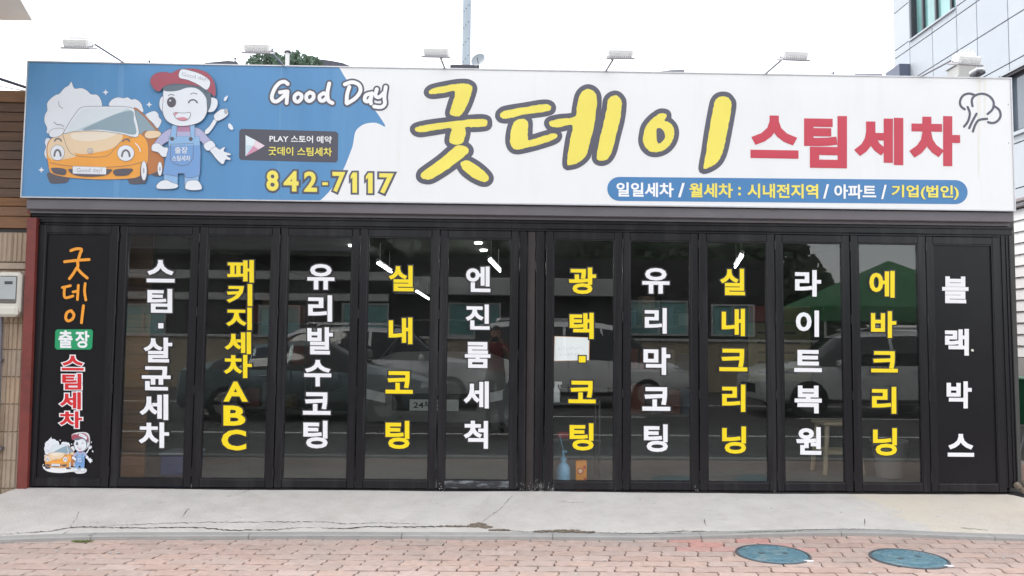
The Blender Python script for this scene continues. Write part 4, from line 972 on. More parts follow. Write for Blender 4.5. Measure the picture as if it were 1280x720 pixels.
# ============================================================ VEHICLES (one builder)
def vehicle(name, label, cat, prof, wid, paint, win, loc, rz, wheels, wr=.32, plate=None, group=None, tail=False):
    """prof: stations (x, z_bottom, z_belt, z_top, half-width at top); glass between belt and top inside win range"""
    t = empty(name, loc, None, rz); tag(t, label, cat, group)
    q = MB(); hw = wid/2; rows = []
    for (x, zb, zs, zt, ht) in prof:
        e = .93 if (x == prof[0][0] or x == prof[-1][0]) else 1
        half = [(hw*.90*e, zb), (hw*.985*e, zb+.1), (hw*e, (zb+zs)*.55), (hw*.965*e, zs), (ht*1.0, zs+(zt-zs)*.86), (ht*.86, zt), (0, zt+.015)]
        rows.append([(x, -y, z) for y, z in half]+[(x, y, z) for y, z in half[-2::-1]])
    n = len(rows[0]); vs = [v for r_ in rows for v in r_]; fs = []; mi = []
    for i in range(len(rows)-1):
        xm = (rows[i][0][0]+rows[i+1][0][0])/2; dz = min(prof[i][3]-prof[i][2], prof[i+1][3]-prof[i+1][2]); mx_ = max(prof[i][3]-prof[i][2], prof[i+1][3]-prof[i+1][2])
        for j in range(n-1):
            fs.append((i*n+j, i*n+j+1, (i+1)*n+j+1, (i+1)*n+j))
            side = j in (3, n-5); roof = j in (4, 5, 6, n-7, n-6)
            scr = mx_ > .3 and dz < .2
            mi.append(1 if (side and mx_ > .3 and dz > .15) or ((roof or side) and scr and mx_ > .3) else 0)
    fs.append(tuple(range(n-1, -1, -1))); fs.append(tuple(range(len(vs)-n, len(vs)))); mi += [0, 0]
    fs.append(None); fs.pop()
    for i in range(len(rows)-1): fs.append(((i+1)*n, (i+1)*n+n-1, i*n+n-1, i*n)); mi.append(0)
    q.add(vs, fs); q.m = mi
    b = q.build('body', [paint, M['carwin']], t, True)
    x0, x1 = prof[0][0], prof[-1][0]
    for i, wx in enumerate(wheels):
        for s_ in (-1, 1):
            wt = empty('wheel', (wx, s_*(hw-.10), wr), t)
            MB().lathe([(wr*.62, -.105), (wr*.94, -.11), (wr, -.08), (wr, .08), (wr*.94, .11), (wr*.62, .105)], 28, axis='Y').build('tyre', M['rub'], wt, True)
            w_ = MB().lathe([(wr*.63, -.09), (wr*.63, .09)], 24, axis='Y'); w_.lathe([(wr*.62, .112*s_), (wr*.66, .108*s_)], 24, axis='Y')
            for a in range(5):
                an = R(72*a); dx, dz_ = math.cos(an), math.sin(an); y_ = .1*s_
                w_.prism([(dx*.04-dz_*.03, y_, dz_*.04+dx*.03), (dx*wr*.62-dz_*.04, y_, dz_*wr*.62+dx*.04), (dx*wr*.62+dz_*.04, y_, dz_*wr*.62-dx*.04), (dx*.04+dz_*.03, y_, dz_*.04-dx*.03)], (0, .014*s_, 0))
            w_.build('rim', M['rim'], wt)
            # dark arch behind the wheel
            MB().lathe([(wr*1.12, hw*s_-(.10)*s_-0.02), (wr*1.12, hw*s_-.10*s_+.0)], 24, axis='Y', c=(0, -s_*(hw-.10)+.085*s_, .02)).build('wheel_arch', M['rub'], wt)
    zb = prof[0][1]; zs0 = prof[1][2]; zs1 = prof[-2][2]
    for s_ in (-1, 1):
        MB().prism([(x1-.14, s_*hw*.58, zs1-.20), (x1+.012, s_*hw*.58, zs1-.22), (x1+.012, s_*hw*.80, zs1-.18), (x1-.18, s_*hw*.975, zs1-.10), (x1-.32, s_*hw*.99, zs1-.07)], (0, 0, .10)).build('headlight', M['light'], t)
        MB().prism([(x0+.10, s_*hw*.62, zs0-.22), (x0-.012, s_*hw*.62, zs0-.22), (x0-.012, s_*hw*.84, zs0-.2), (x0+.2, s_*hw*.99, zs0-.18)], (0, 0, .14)).build('tail_light', flat((.10, .02, .02), 'tail_red'), t)
        q = MB(); mxx = x1-(x1-x0)*.33; q.box(mxx-.06, mxx+.05, s_*(hw+.09)-.09, s_*(hw+.09)+.09, prof[len(prof)//2][2], prof[len(prof)//2][2]+.13, bev=.03); q.build('wing_mirror', paint, t)
    # roof pillars, sills, door gaps and rails
    def prof_at(x):
        for u_, v_ in zip(prof, prof[1:]):
            if u_[0] <= x <= v_[0]:
                k_ = (x-u_[0])/(v_[0]-u_[0]); return [u_[i]+(v_[i]-u_[i])*k_ for i in range(5)]
        return prof[-1]
    L_ = x1-x0
    for s_ in (-1, 1):
        for fx, lean in ((.27, .10), (.42, .0), (.60, -.10)):
            xx = x0+L_*fx; P_ = prof_at(xx)
            if P_[3]-P_[2] < .2: continue
            zt_2 = P_[2]+(P_[3]-P_[2])*.86; yb_, yt_ = s_*(hw*.965+.006), s_*(P_[4]+.008)
            MB().prism([(xx-.035, yb_, P_[2]-.02), (xx+.035, yb_, P_[2]-.02), (xx+.03+lean*.4, yt_, zt_2), (xx-.03+lean*.4, yt_, zt_2)], (0, -s_*.02, 0)).build('roof_pillar', paint, t)
        q = MB()
        for fx in (.26, .435, .62):
            P_ = prof_at(x0+L_*fx); q.prism([(x0+L_*fx-.006, s_*(hw*.99), .35), (x0+L_*fx+.006, s_*(hw*.99), .35), (x0+L_*fx+.006, s_*(hw*.972+.004), P_[2]), (x0+L_*fx-.006, s_*(hw*.972+.004), P_[2])], (0, s_*.006, 0))
        tag(q.build('door_gap', M['rub'], t), kind='stuff')
        P_ = prof_at(0); q = MB(); q.box(x0+.55, x1-.75, s_*hw-.02 if s_ > 0 else s_*hw-.012, s_*hw+.012 if s_ > 0 else s_*hw+.02, .30, .37, bev=.005); q.build('side_skirt', M['rub'], t)
        if prof[3][3] > 1.6:
            q = MB(); q.tube([(x0+.5, s_*.58, prof[3][3]+.02), (x0+.6, s_*.58, prof[3][3]+.06), (x0+L_*.5, s_*.58, prof[3][3]+.06), (x0+L_*.54, s_*.58, prof[3][3]+.01)], .016, 6); q.build('roof_rail', M['alu'], t)
    q = MB(); q.box(x1-.03, x1+.02, -hw*.5, hw*.5, prof[-1][1]+.12, prof[-1][1]+.30, bev=.01); q.build('grille', M['rub'], t)
    for s_ in (-1, 1):
        q = MB()
        for xx in (x0+(x1-x0)*.33, x0+(x1-x0)*.52):
            q.box(xx-.09, xx+.07, s_*(hw+.012)-.012, s_*(hw+.012)+.012, prof[len(prof)//2][2]-.10, prof[len(prof)//2][2]-.075, bev=.008)
        q.build('door_handle', M['alu'], t)
    if plate:
        px_ = x0-.006 if tail else x1+.022; z = plate[1]; s_ = -1 if tail else 1
        pt = MB(); pt.box(min(px_, px_+s_*.012), max(px_, px_+s_*.012), -.26, .26, z, z+.12, bev=.002); po = pt.build('number_plate', flat((.60, .60, .57), 'plate_white'), t)
        vs, fs = curve_mesh('text', plate[0], .02); a, b_, c, d_ = bbox(vs)
        q = MB(); q.add([(px_+s_*.0135, s_*(-.22+.30*(v.x-a)/(b_-a)), z+.024+.075*(v.y-c)/(d_-c)) for v in vs], fs); q.build('plate_characters', flat((.02, .02, .03), 'plate_ink'), po)
    return t
SED = [(-2.32,.28,.78,.86,.55),(-2.25,.24,.90,.97,.62),(-1.75,.22,.93,1.06,.62),(-1.05,.20,.92,1.36,.58),(-.35,.20,.91,1.43,.58),(.25,.20,.90,1.40,.58),(1.0,.20,.88,1.00,.62),(1.75,.20,.82,.88,.66),(2.2,.22,.70,.76,.62),(2.32,.28,.60,.66,.55)]
SUV = [(-2.3,.35,.98,1.1,.6),(-2.22,.30,1.05,1.55,.60),(-1.9,.28,1.06,1.70,.60),(-.8,.28,1.05,1.76,.62),(.2,.28,1.04,1.72,.62),(.55,.28,1.03,1.60,.62),(1.15,.28,1.02,1.10,.68),(1.9,.28,.98,1.03,.70),(2.25,.30,.86,.92,.64),(2.34,.36,.74,.80,.58)]
VAN = [(-2.4,.35,1.0,1.2,.62),(-2.34,.30,1.08,1.82,.66),(-1.6,.26,1.08,1.92,.68),(.2,.26,1.07,1.92,.68),(.9,.26,1.04,1.82,.66),(1.7,.26,1.0,1.14,.70),(2.2,.28,.90,.95,.68),(2.42,.36,.72,.80,.60)]
silver = mat('silver_car_paint', (.66, .67, .68), .3, .04, 2, metal=.2, coat=.5); white = mat('white_car_paint', (.80, .80, .80), .3, .03, 2, coat=.5); dteal = mat('dark_green_grey_paint', (.17, .23, .24), .25, .06, 2, metal=.4, coat=.6); dgrey = mat('dark_grey_paint', (.10, .10, .11), .25, .06, 2, metal=.4, coat=.6)
# mirror images: reflected pixel -> real place in front of the shop
def refl_x(px, Y): return (at(px, 425, -Y).x)
G = 'cars parked across the street, mirrored in the glass'
vehicle('parked_car', 'dark green grey saloon car mirrored in the left glass panels', 'car', SED, 1.8, dteal, 0, (refl_x(400, -8.9), -8.9, ZR), 0, (-1.42, 1.38), plate=None, group=G)
vehicle('parked_car', 'silver off-road wagon mirrored above the dark saloon, nose to the right', 'car', SUV, 1.85, silver, 0, (refl_x(488, -12.0), -12.0, ZR), 0, (-1.35, 1.42), .36, group=G)
vehicle('parked_van', 'white minivan mirrored behind the paper notice and the panel beside it', 'van', VAN, 1.9, white, 0, (refl_x(722, -12.3), -12.3, ZR), 0, (-1.4, 1.45), .34, group=G)
vehicle('parked_car', 'grey estate car mirrored under the green tent, nose to the left', 'car', SUV, 1.8, silver, 0, (refl_x(1072, -10.5), -10.5, ZR), math.pi, (-1.35, 1.4), .34, group=G)
vehicle('parked_car', 'pale silver car inside the shop with its number plate to the street', 'car', SED, 1.8, mat('grey_metallic_paint', (.15, .15, .147), .45, .05, 3), 0, (at(543, 500, 2.3).x, 2.3+2.32, 0), -math.pi/2, (-1.42, 1.38), plate=('24부 2', .40))

# ============================================================ ACROSS THE STREET (seen mirrored)
wl_ = empty('street_wall', (0, -17.5, ZR)); tag(wl_, 'long beige rendered wall across the street, mirrored in the panes', 'wall')
q = MB(); q.box(-16, 15, -.2, 0, 0, 1.5, bev=.01); q.build('render', M['beige'], wl_); q = MB(); q.box(-16.05, 15.05, -.25, .05, 1.5, 1.58, bev=.01); q.build('coping', M['band'], wl_)
bl = empty('opposite_building', (0, -21, ZR)); tag(bl, 'dark low building across the street with pale horizontal bands and windows', 'building')
q = MB(); q.box(-18, 9.5, -6, 0, 0, 4.3); q.build('wall', M['dkbld'], bl)
for z0, z1, x0, x1, y in ((3.45, 3.75, -18, -3.6, .25), (2.75, 3.0, -18, -3.6, .12), (3.0, 3.6, -3.4, 4.2, .3)):
    q = MB(); q.box(x0, x1, 0, y, z0, z1, bev=.02); q.build('fascia', M['band'], bl)
for x, w_, z0, z1 in ((-12.6, 1.5, 1.5, 2.6), (-8, 1.4, 1.5, 2.6), (-5.2, 1.6, 1.6, 2.7), (-1.6, 1.8, 1.6, 2.75), (4.6, 2.0, 1.7, 2.9), (7.4, 1.5, 1.7, 2.8)):
    wt = empty('window', (x, .0, z0), bl)
    q = MB(); h = z1-z0
    for a, b, c, d_ in ((0, w_, 0, .06), (0, w_, h-.06, h), (0, .06, .06, h-.06), (w_-.06, w_, .06, h-.06), (w_/2-.03, w_/2+.03, .06, h-.06)): q.box(a, b, 0, .06, c, d_)
    q.build('frame', M['band'], wt); MB().box(.06, w_-.06, .005, .02, .06, h-.06).build('pane', M['tealg'], wt)
q = MB(); q.prism([(-19, .5, 4.3), (-4, .5, 4.3), (-5, -3, 5.2), (-18, -3, 5.2)], (0, 0, .12)); q.build('roof', M['dkbld'], bl)
t = empty('shop_tent', (refl_x(1112, -13.4), -13.4, ZR)); tag(t, 'green peaked market tent across the street, mirrored in the panes at the right', 'tent')
q = MB(); w_, h = 2.3, 2.35
q.add([(-w_, -1.6, h), (w_, -1.6, h), (w_, 1.6, h), (-w_, 1.6, h), (0, 0, h+1.22), (-w_, -1.6, h-.35), (w_, -1.6, h-.35), (w_, 1.6, h-.35), (-w_, 1.6, h-.35)], [(0, 1, 4), (1, 2, 4), (2, 3, 4), (3, 0, 4), (0, 1, 6, 5), (1, 2, 7, 6), (2, 3, 8, 7), (3, 0, 5, 8)]); q.build('canopy', M['tent'], t)
for sx in (-1, 1):
    for s_ in (-1, 1): MB().tube([(sx*(w_-.05), s_*1.55, 0), (sx*(w_-.05), s_*1.55, h)], .03, 8).build('pole', M['band'], t)
q = MB(); rng = random.Random(3)
for i in range(24000):
    x = rng.uniform(-45, 20); hh = (8.5+2.5*math.sin(x*.21)+1.5*math.sin(x*.9))*(1 if x < 14.5 else max(.25, (20-x)/5.5)); z = rng.random()**.7*hh; y = -30-z*.7-rng.uniform(0, 1.6)
    a = rng.uniform(0, 6.28); r_ = rng.uniform(.12, .36); c = Vector((x, y, ZR+z)); u_ = Vector((math.cos(a), rng.uniform(-.5, .5), math.sin(a))); v_ = Vector((-math.sin(a), rng.uniform(-.5, .5), math.cos(a)))
    q.add([c-u_*r_, c+v_*r_*.6, c+u_*r_, c-v_*r_*.6], [(0, 1, 2, 3)])
q.add([(-48, -32, ZR), (18, -32, ZR), (15, -39, 7.5), (-48, -39, 8)], [(0, 1, 2, 3)])
tag(q.build('wooded_hill', M['leaf2']), 'dark wooded slope beyond the street, mirrored in the upper panes', 'trees', kind='stuff')

# the photographer, mirrored between the white characters left of the centre posts
def person(loc):
    t = empty('person', loc); tag(t, 'person in dark red shirt holding up a phone with both hands, mirrored in glass', 'person')
    def skinned(name, verts, edges, rad, mt, root=0, sub=2):
        me = bpy.data.meshes.new(name); me.from_pydata(verts, edges, []); o = bpy.data.objects.new(name, me); COL.objects.link(o)
        sk = o.modifiers.new('s', 'SKIN'); sb = o.modifiers.new('u', 'SUBSURF'); sb.levels = sb.render_levels = sub
        for i, r_ in enumerate(rad): me.skin_vertices[0].data[i].radius = r_ if isinstance(r_, tuple) else (r_, r_)
        me.skin_vertices[0].data[root].use_root = True
        dg = bpy.context.evaluated_depsgraph_get(); nm = bpy.data.meshes.new_from_object(o.evaluated_get(dg)); bpy.data.objects.remove(o)
        nm.materials.clear(); nm.materials.append(mt); nm.shade_smooth(); nm.name = name; return link(name, nm, t)
    # body in one surface: pelvis, torso, neck, legs, arms (facing +Y)
    V = [(0,0,.93),(0,.0,1.10),(0,-.01,1.28),(0,-.01,1.40),(0,.01,1.47),
         (.09,0,.88),(.10,.02,.48),(.11,-.02,.08),(.12,.12,.04),(-.09,0,.88),(-.10,.02,.48),(-.11,-.02,.08),(-.12,.12,.04),
         (.17,-.01,1.37),(.26,.08,1.16),(.11,.30,1.40),(-.17,-.01,1.37),(-.26,.08,1.16),(-.11,.30,1.40)]
    E_ = [(0,1),(1,2),(2,3),(3,4),(0,5),(5,6),(6,7),(7,8),(0,9),(9,10),(10,11),(11,12),(3,13),(13,14),(14,15),(3,16),(16,17),(17,18)]
    Rd = [(.15,.11),(.135,.10),(.16,.11),(.12,.09),(.055,.055),(.095,.1),(.058,.062),(.042,.045),(.045,.03),(.095,.1),(.058,.062),(.042,.045),(.045,.03),(.062,.06),(.045,.045),(.03,.03),(.062,.06),(.045,.045),(.03,.03)]
    o = skinned('body', V, E_, Rd, M['skin'])
    me = o.data; me.materials.append(M['shirt']); me.materials.append(M['trou']); me.materials.append(M['rub'])
    for f in me.polygons:
        c = f.center
        if c.z < .085: f.material_index = 3
        elif c.z < .97: f.material_index = 2
        elif c.z < 1.445 and not (c.y > .13): f.material_index = 1
    # head with face
    bm = bmesh.new(); bmesh.ops.create_uvsphere(bm, u_segments=24, v_segments=16, radius=1)
    for v in bm.verts:
        x, y, z = v.co; sx = .076*(1-.22*max(0, -z)); v.co = (x*sx, y*.094+(.012 if z < 0 else 0)*y, z*.118)
        if y > .8 and -.25 < z < .15 and abs(x) < .2: v.co.y += .018*(1-abs(x)*4)
    q = MB(); q.frombm(bm); h_ = q.build('head', M['skin'], t, True, (0, .035, 1.59))
    q = MB()
    for s_ in (-1, 1): q.lathe([(.001, -.006), (.012, -.004), (.014, .002), (.001, .006)], 10, c=(s_*.029, .088, .012), axis='Y')
    q.build('eyes', M['hair'], h_)
    q = MB()
    for s_ in (-1, 1): q.box(s_*.079-.008, s_*.079+.008, -.02, .012, -.03, .03, bev=.006)
    q.build('ears', M['skin'], h_); q = MB(); q.box(-.024, .024, .086, .092, -.056, -.049, bev=.002); q.build('mouth', flat((.35, .12, .1), 'lip'), h_)
    bm = bmesh.new(); bmesh.ops.create_uvsphere(bm, u_segments=24, v_segments=14, radius=1)
    for v in bm.verts:
        x, y, z = v.co; v.co = (x*.086, y*.104-.008, max(z, -.35 if y < .2 else .38)*.126+.010)
    q = MB(); q.frombm(bm); q.build('hair', M['hair'], h_, True)
    # hands round the phone
    for s_ in (-1, 1):
        b = Vector((s_*.10, .32, 1.425)); g = [tuple(b), (s_*.098, .345, 1.465), (s_*.088, .352, 1.49)]; ed = [(0, 1), (1, 2)]; rd = [(.024, .016), (.032, .014), (.026, .012)]
        for k in range(4):
            i0 = len(g); z = 1.455+k*.017; l = (.9, 1, .95, .8)[k]
            g += [(s_*.094, .362, z), (s_*(.088-.012*l), .383, z+.002), (s_*(.075-.02*l), .388, z+.003)]; ed += [(1 if k < 2 else 2, i0), (i0, i0+1), (i0+1, i0+2)]; rd += [.0085, .008, .0068]
        i0 = len(g); g += [(s_*.080, .335, 1.452), (s_*.062, .338, 1.468), (s_*.048, .342, 1.482)]; ed += [(0, i0), (i0, i0+1), (i0+1, i0+2)]; rd += [.012, .010, .008]
        skinned('hand', g, ed, rd, M['skin'], 0, 1)
    return t
PX, PY = .02, -6.73
person((PX, PY, ZR))
t = empty('phone', (0, -6.345, CZ)); tag(t, 'dark phone held sideways in front of the face of the mirrored person', 'phone')
q = MB(); q.box(-.078, .078, -.004, .004, -.030, .046, bev=.003); q.build('case', M['dkpl'], t); q = MB().lathe([(.009, .0), (.009, .003)], 16, axis='Y', c=(0, .003, 0)); q.build('camera_lens', M['carwin'], t)
q = MB(); q.box(-.073, .073, -.0052, -.0042, -.026, .042); q.build('screen', M['carwin'], t)

# ============================================================ LEFT NEIGHBOUR
nb = empty('plank_clad_building', (0, 0, 0)); tag(nb, 'neighbouring building with brown planks above ribbed beige tiles, at the left edge', 'building')
YN = .09
xr = -3.685
q = MB(); q.box(-9, xr, YN, 6, -.4, at(10, 118, YN).z-.02); q.build('wall', M['mortar'], nb)
zc0, zc1 = at(15, 129, YN).z, at(15, 114.5, YN).z
q = MB(); q.box(-9, xr, YN-.035, YN+.3, zc0, zc1, bev=.004); q.build('cap_board', M['wood_l'], nb)
ys = [129, 141, 153, 165.5, 177, 189, 200, 212.5, 224, 236, 247.5]
def plank_obj(z0, z1, mt, dy=0):
    q = MB(); q.box(-9, xr, YN-.018-dy, YN+.004, z0+.0025, z1-.0025, bev=.003); q.build('plank', mt, nb)
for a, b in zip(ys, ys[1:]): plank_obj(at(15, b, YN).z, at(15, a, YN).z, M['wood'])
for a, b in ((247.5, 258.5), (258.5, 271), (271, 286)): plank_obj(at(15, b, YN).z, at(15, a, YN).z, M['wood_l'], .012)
z = at(15, 286, YN).z; q = MB(); q.box(-9, xr, YN-.008, YN+.01, z-.022, z); q.build('black_bottom_trim', M['dkbld'], nb)  # black trim along the bottom of the planks
# ribbed tiles
def tile_mesh(w_, h, ribs):
    q = MB(); q.box(0, w_, .0, .02, 0, h)
    for i in range(ribs):
        a = w_*(i+.12)/ribs; b = w_*(i+.88)/ribs; e = (b-a)*.25
        q.add([(a, 0, .003), (a+e, -.009, .006), (b-e, -.009, .006), (b, 0, .003), (a, 0, h-.003), (a+e, -.009, h-.006), (b-e, -.009, h-.006), (b, 0, h-.003)], [(0, 1, 5, 4), (1, 2, 6, 5), (2, 3, 7, 6), (0, 3, 2, 1), (4, 5, 6, 7)])
    return q.mesh('ribbed_tile', M['tile'])
TW = .118
rows = [(at(15, 328, YN).z, at(15, 291, YN).z)]
zt = at(15, 338, YN).z; i = 0
zs = [at(15, y, YN).z for y in (370, 404, 437, 471, 505, 539.5, 575, 610)]
zl = zt
for z in zs+[zs[-1]-.22]: rows.append((z, zl)); zl = z
for (z0, z1) in rows:
    me = tile_mesh(TW-.004, z1-z0-.004, 3)
    for k in range(29): link('ribbed_tile', me, nb, (xr-.01-(k+1)*TW, YN-.014, z0+.002))
z0, z1 = at(15, 337, YN).z, at(15, 329, YN).z; q = MB(); q.box(-9, xr, YN-.032, YN+.01, z0, z1, bev=.006); q.build('ledge', M['tile'], nb)
a, b = at(-1, 300, .05), at(5, 300, .05)
t = empty('downpipe', (0, 0, 0)); tag(t, 'thin grey pipe running down the ribbed tiles below the electric meter', 'pipe')
p0, p1 = at(1.5, 395, .04), at(-6, 640, .04); MB().tube([p0, p1], .014, 10).build('pipe', M['arm'], t, True)
for y in (450, 560):
    p = at(0, y, .06); MB().box(p.x-.03, p.x+.03, .02, .08, p.z-.01, p.z+.01).build('clip', M['arm'], t)
# electric meter
a, b = at(0, 396, .0), at(32, 341, .0); t = empty('electric_meter', (b.x-.1, 0, a.z)); tag(t, 'cream electric meter with grey dial plate hanging on the tiled wall at the left edge', 'electric meter')
x0, x1, z0, z1 = a.x-.01-(b.x-.1), b.x-(b.x-.1), 0, b.z-a.z
q = MB(); q.box(x0, x1, -.06, .07, z0+.02, z1, bev=.022); q.box(x0+.01, x1-.01, -.075, .02, z0, z0+.085, bev=.02); q.build('case', M['cream'], t, True)
q = MB(); q.box(x0+.028, x1-.022, -.066, -.05, z0+.10, z1-.028, bev=.008); q.build('cover', flat((.13, .12, .11), 'meter_dark'), t)
q = MB(); q.box(x0+.034, x1-.03, -.070, -.064, z0+.135, z1-.038); q.build('dial_plate', flat((.40, .43, .43), 'meter_plate'), t)
q = MB(); q.box(x0+.075, x1-.055, -.0725, -.069, z1-.095, z1-.072); q.build('counter', M['dkpl'], t)
q = MB()
for i in range(7): z = z1-.055-.018*i; q.box(x0+.045, x0+.07+random.uniform(0, .03), -.0715, -.0695, z, z+.004); q.box(x1-.08, x1-.045-random.uniform(0, .02), -.0715, -.0695, z-.008, z-.005)
q.build('printed_text', M['pencil'], t)
# lamp arm and cables over the planks
t = empty('wall_conduit', (0, 0, 0)); tag(t, 'dark purple grey arm rising to the left from behind the sign', 'conduit')
p0 = at(38, 111, .0); p1 = at(-14, 94, -.45); MB().tube([p0+Vector((.1, .05, -.03)), p0, p1], .0115, 10).build('arm', M['dkpl'], t, True)
def cable(p, q_, sag, r_, label, mt='dkpl'):
    pts = [p+(q_-p)*(i/16)+Vector((0, 0, -sag*4*(i/16)*(1-i/16))) for i in range(17)]
    o = MB().tube(pts, r_, 5).build('cable', M[mt]); tag(o, label, 'cable'); return o
cable(at(-60, 54, 1.5), at(262, 21, 6), .03, .0045, 'thin pale overhead cable crossing the white sky at the upper left', 'lens')
cable(at(-40, 98, .3), at(40, 114.5, .1), .01, .004, 'thin dark cable just above the brown planks at the left edge')
# canopy corner in the top left corner
t = empty('entrance_canopy', (0, 0, 0)); tag(t, 'pale grey canopy corner jutting in at the top left of the picture', 'canopy')
zc = 3.62; a, b = atz(40.5, 26, zc), atz(25, -1, zc)
dr = (b-a).normalized(); e = a+dr*1.6
q = MB(); q.prism([tuple(a), tuple(e), (e.x-2.4, e.y, zc), (a.x-2.6, a.y, zc)], (0, 0, .035)); q.build('panel', flat((.86, .87, .83), 'canopy_grey'), t)
q = MB(); q.box(a.x-1.9, a.x-1.84, a.y-.03, YN+.05, zc-.06, zc); q.box(a.x-1.9, a.x-1.84, YN-.06, YN, zc-1.0, zc-.0); q.tube([(a.x-1.87, YN-.03, zc-.55), (a.x-1.87, a.y-.5, zc-.02)], .02, 8); q.build('bracket', M['arm'], t)


# ============================================================ FLOODLIGHTS ON THE SIGN
def floodlight(base_px, lamp_px, lab, yaw=0, ends_left=None):
    b = at(base_px[0], base_px[1], -.04); b.z = ST
    t = empty('floodlight', b); tag(t, lab, 'floodlight', 'white floodlights on arms over the signboard')
    # the arm reaches forward over the sign; its lamp hangs at the end
    dd = abs(lamp_px[0]-base_px[0]); Yl = -.78
    l = at(lamp_px[0], lamp_px[1], Yl)-b
    e = at(*lamp_px[2:4], Yl+.12)-b
    q = MB(); q.tube([(0, 0, -.05), (0, 0, .012), Vector((0, -.02, .02)), e], .0075, 8); q.build('arm', M['arm'], t, True)
    MB().box(-.02, .02, -.02, .02, -.0, .012, bev=.003).build('base_clamp', M['dkpl'], t)
    h = empty('lamp_head', l, t, yaw); w_ = .088
    # ribbed housing, tilted back to the sign
    me = MB(); me.box(-w_, w_, -.035, .055, -.02, .035, bev=.008)
    for i in range(12):
        x = -w_+.012+(2*w_-.024)*i/11; me.box(x-.003, x+.003, -.039, .05, -.022, .012)
    o = link('housing', me.mesh('housing', M['lightw']), h); o.rotation_euler.x = R(20)
    me = MB(); me.box(-w_-.012, w_+.012, -.05, .07, -.034, -.021, bev=.003); o = link('lens_frame', me.mesh('lens_frame', M['lens']), h); o.rotation_euler.x = R(20)
    me = MB(); me.box(-w_+.02, w_-.02, -.01, .05, .036, .058, bev=.006); me.box(-w_+.03, -w_+.04, -.005, .0, .05, .075); me.box(w_-.05, w_-.035, -.005, .0, .05, .078)
    me.tube([(-.02, .02, .055), (.0, .01, .083), (.02, .0, .088), (.03, .03, .06)], .003, 5); link('gear_box', me.mesh('gear_box', M['lightw']), h)
    dv = (e-l)
    me = MB(); me.tube([(w_*(1 if dv.x > 0 else -1), .03, 0), dv+Vector((0, 0, 0))], .006, 6); link('bracket', me.mesh('bracket', M['lightw'] if abs(dv.x) > .1 else M['arm']), h)
    return t
floodlight((156, 78), (97, 55, 118, 55), 'white floodlight on a dark arm above the printed car, left end of sign')
floodlight((355, 81.5), (322, 61, 338, 64), 'white floodlight above the written words, in front of the rooftop tree')
floodlight((556, 87), (545, 66, 551, 73), 'white floodlight just left of the tall steel pole')
floodlight((757, 89.5), (775, 68, 766, 75), 'white floodlight over the middle of the yellow characters, right of the dish')
floodlight((956, 92.5), (993, 70, 978, 74), 'white floodlight over the red characters against the empty sky', R(4))
floodlight((1150, 97), (1209, 76, 1192, 74), 'white floodlight in front of the grey panel clad building', R(8))
# small sensor camera at the right end
p = at(1221, 93, -.10); t = empty('sensor_camera', (p.x, -.02, ST)); tag(t, 'small dark camera with a white top on the right end of the sign', 'camera')
q = MB(); q.tube([(0, 0, 0), (0, -.06, .03)], .010, 8); q.build('foot', M['dkpl'], t)
q = MB(); q.box(-.042, .035, -.15, -.04, .012, .045, bev=.010); q.build('body', M['dkpl'], t)
q = MB(); q.box(-.036, .045, -.13, -.02, .046, .068, bev=.014); q.box(-.01, .052, -.12, -.03, .03, .05, bev=.006); q.build('white_top', M['lightw'], t)
q = MB().lathe([(.014, .0), (.011, .004)], 14, axis='Y', c=(-.012, -.155, .028)); q.build('lens', M['carwin'], t)

# ============================================================ ON THE ROOF
t = empty('vent_box', (at(1210, 90, 1.0).x, 1.0, 3.16)); tag(t, 'grey box shaped vent on the roof behind the last floodlight', 'vent box')
w_ = .085; zt = at(1210, 80, 1.0).z-3.16; q = MB(); q.box(-w_, w_, 0, .2, 0, zt, bev=.005); q.build('duct', flat((.42, .42, .40), 'duct_grey'), t); q = MB(); q.box(-w_-.012, w_+.012, -.012, .212, zt-.001, zt+.012, bev=.003); q.build('cap', M['lens'], t)
q = MB(); q.prism([(-w_-.17, .02, zt-.17), (-w_, .02, zt-.10), (-w_, .02, zt-.19)], (0, .05, 0)); q.build('white_flap', M['lightw'], t)
# steel pole with bolts
p = at(582.5, 86, 2.4); t = empty('steel_pole', (p.x, 2.4, 3.16)); tag(t, 'tall pale blue grey steel pole with rows of bolts rising out of the picture', 'pole')
q = MB().lathe([(.050, 0), (.046, 5.5)], 20); q.build('shaft', mat('pole_steel', (.42, .49, .55), .4, .1, 8, stretch=(1, 1, .3)), t, True)
q = MB()
for i in range(26):
    for a in (235, 262, 300): 
        z = .30+i*.19+(a-235)*.0011; r_ = .049; q.lathe([(.007, -.004), (.007, .006)], 6, axis='Y', c=(r_*math.cos(R(a)), r_*math.sin(R(a)), z))
q.build('bolt', M['arm'], t)
q = MB(); q.box(-.17, .15, -.12, .12, .0, at(582, 85, 2.4).z-3.16, bev=.01); q.box(-.15, .60, .15, .22, .10, at(600, 84.8, 2.5).z-3.16, bev=.01); q.build('foot_plate', M['dkpl'], t)
q = MB(); q.tube([(-.1, 0, 1.05-.30), (.1, 0, 1.05-.30)], .008, 6); q.build('step', M['arm'], t)
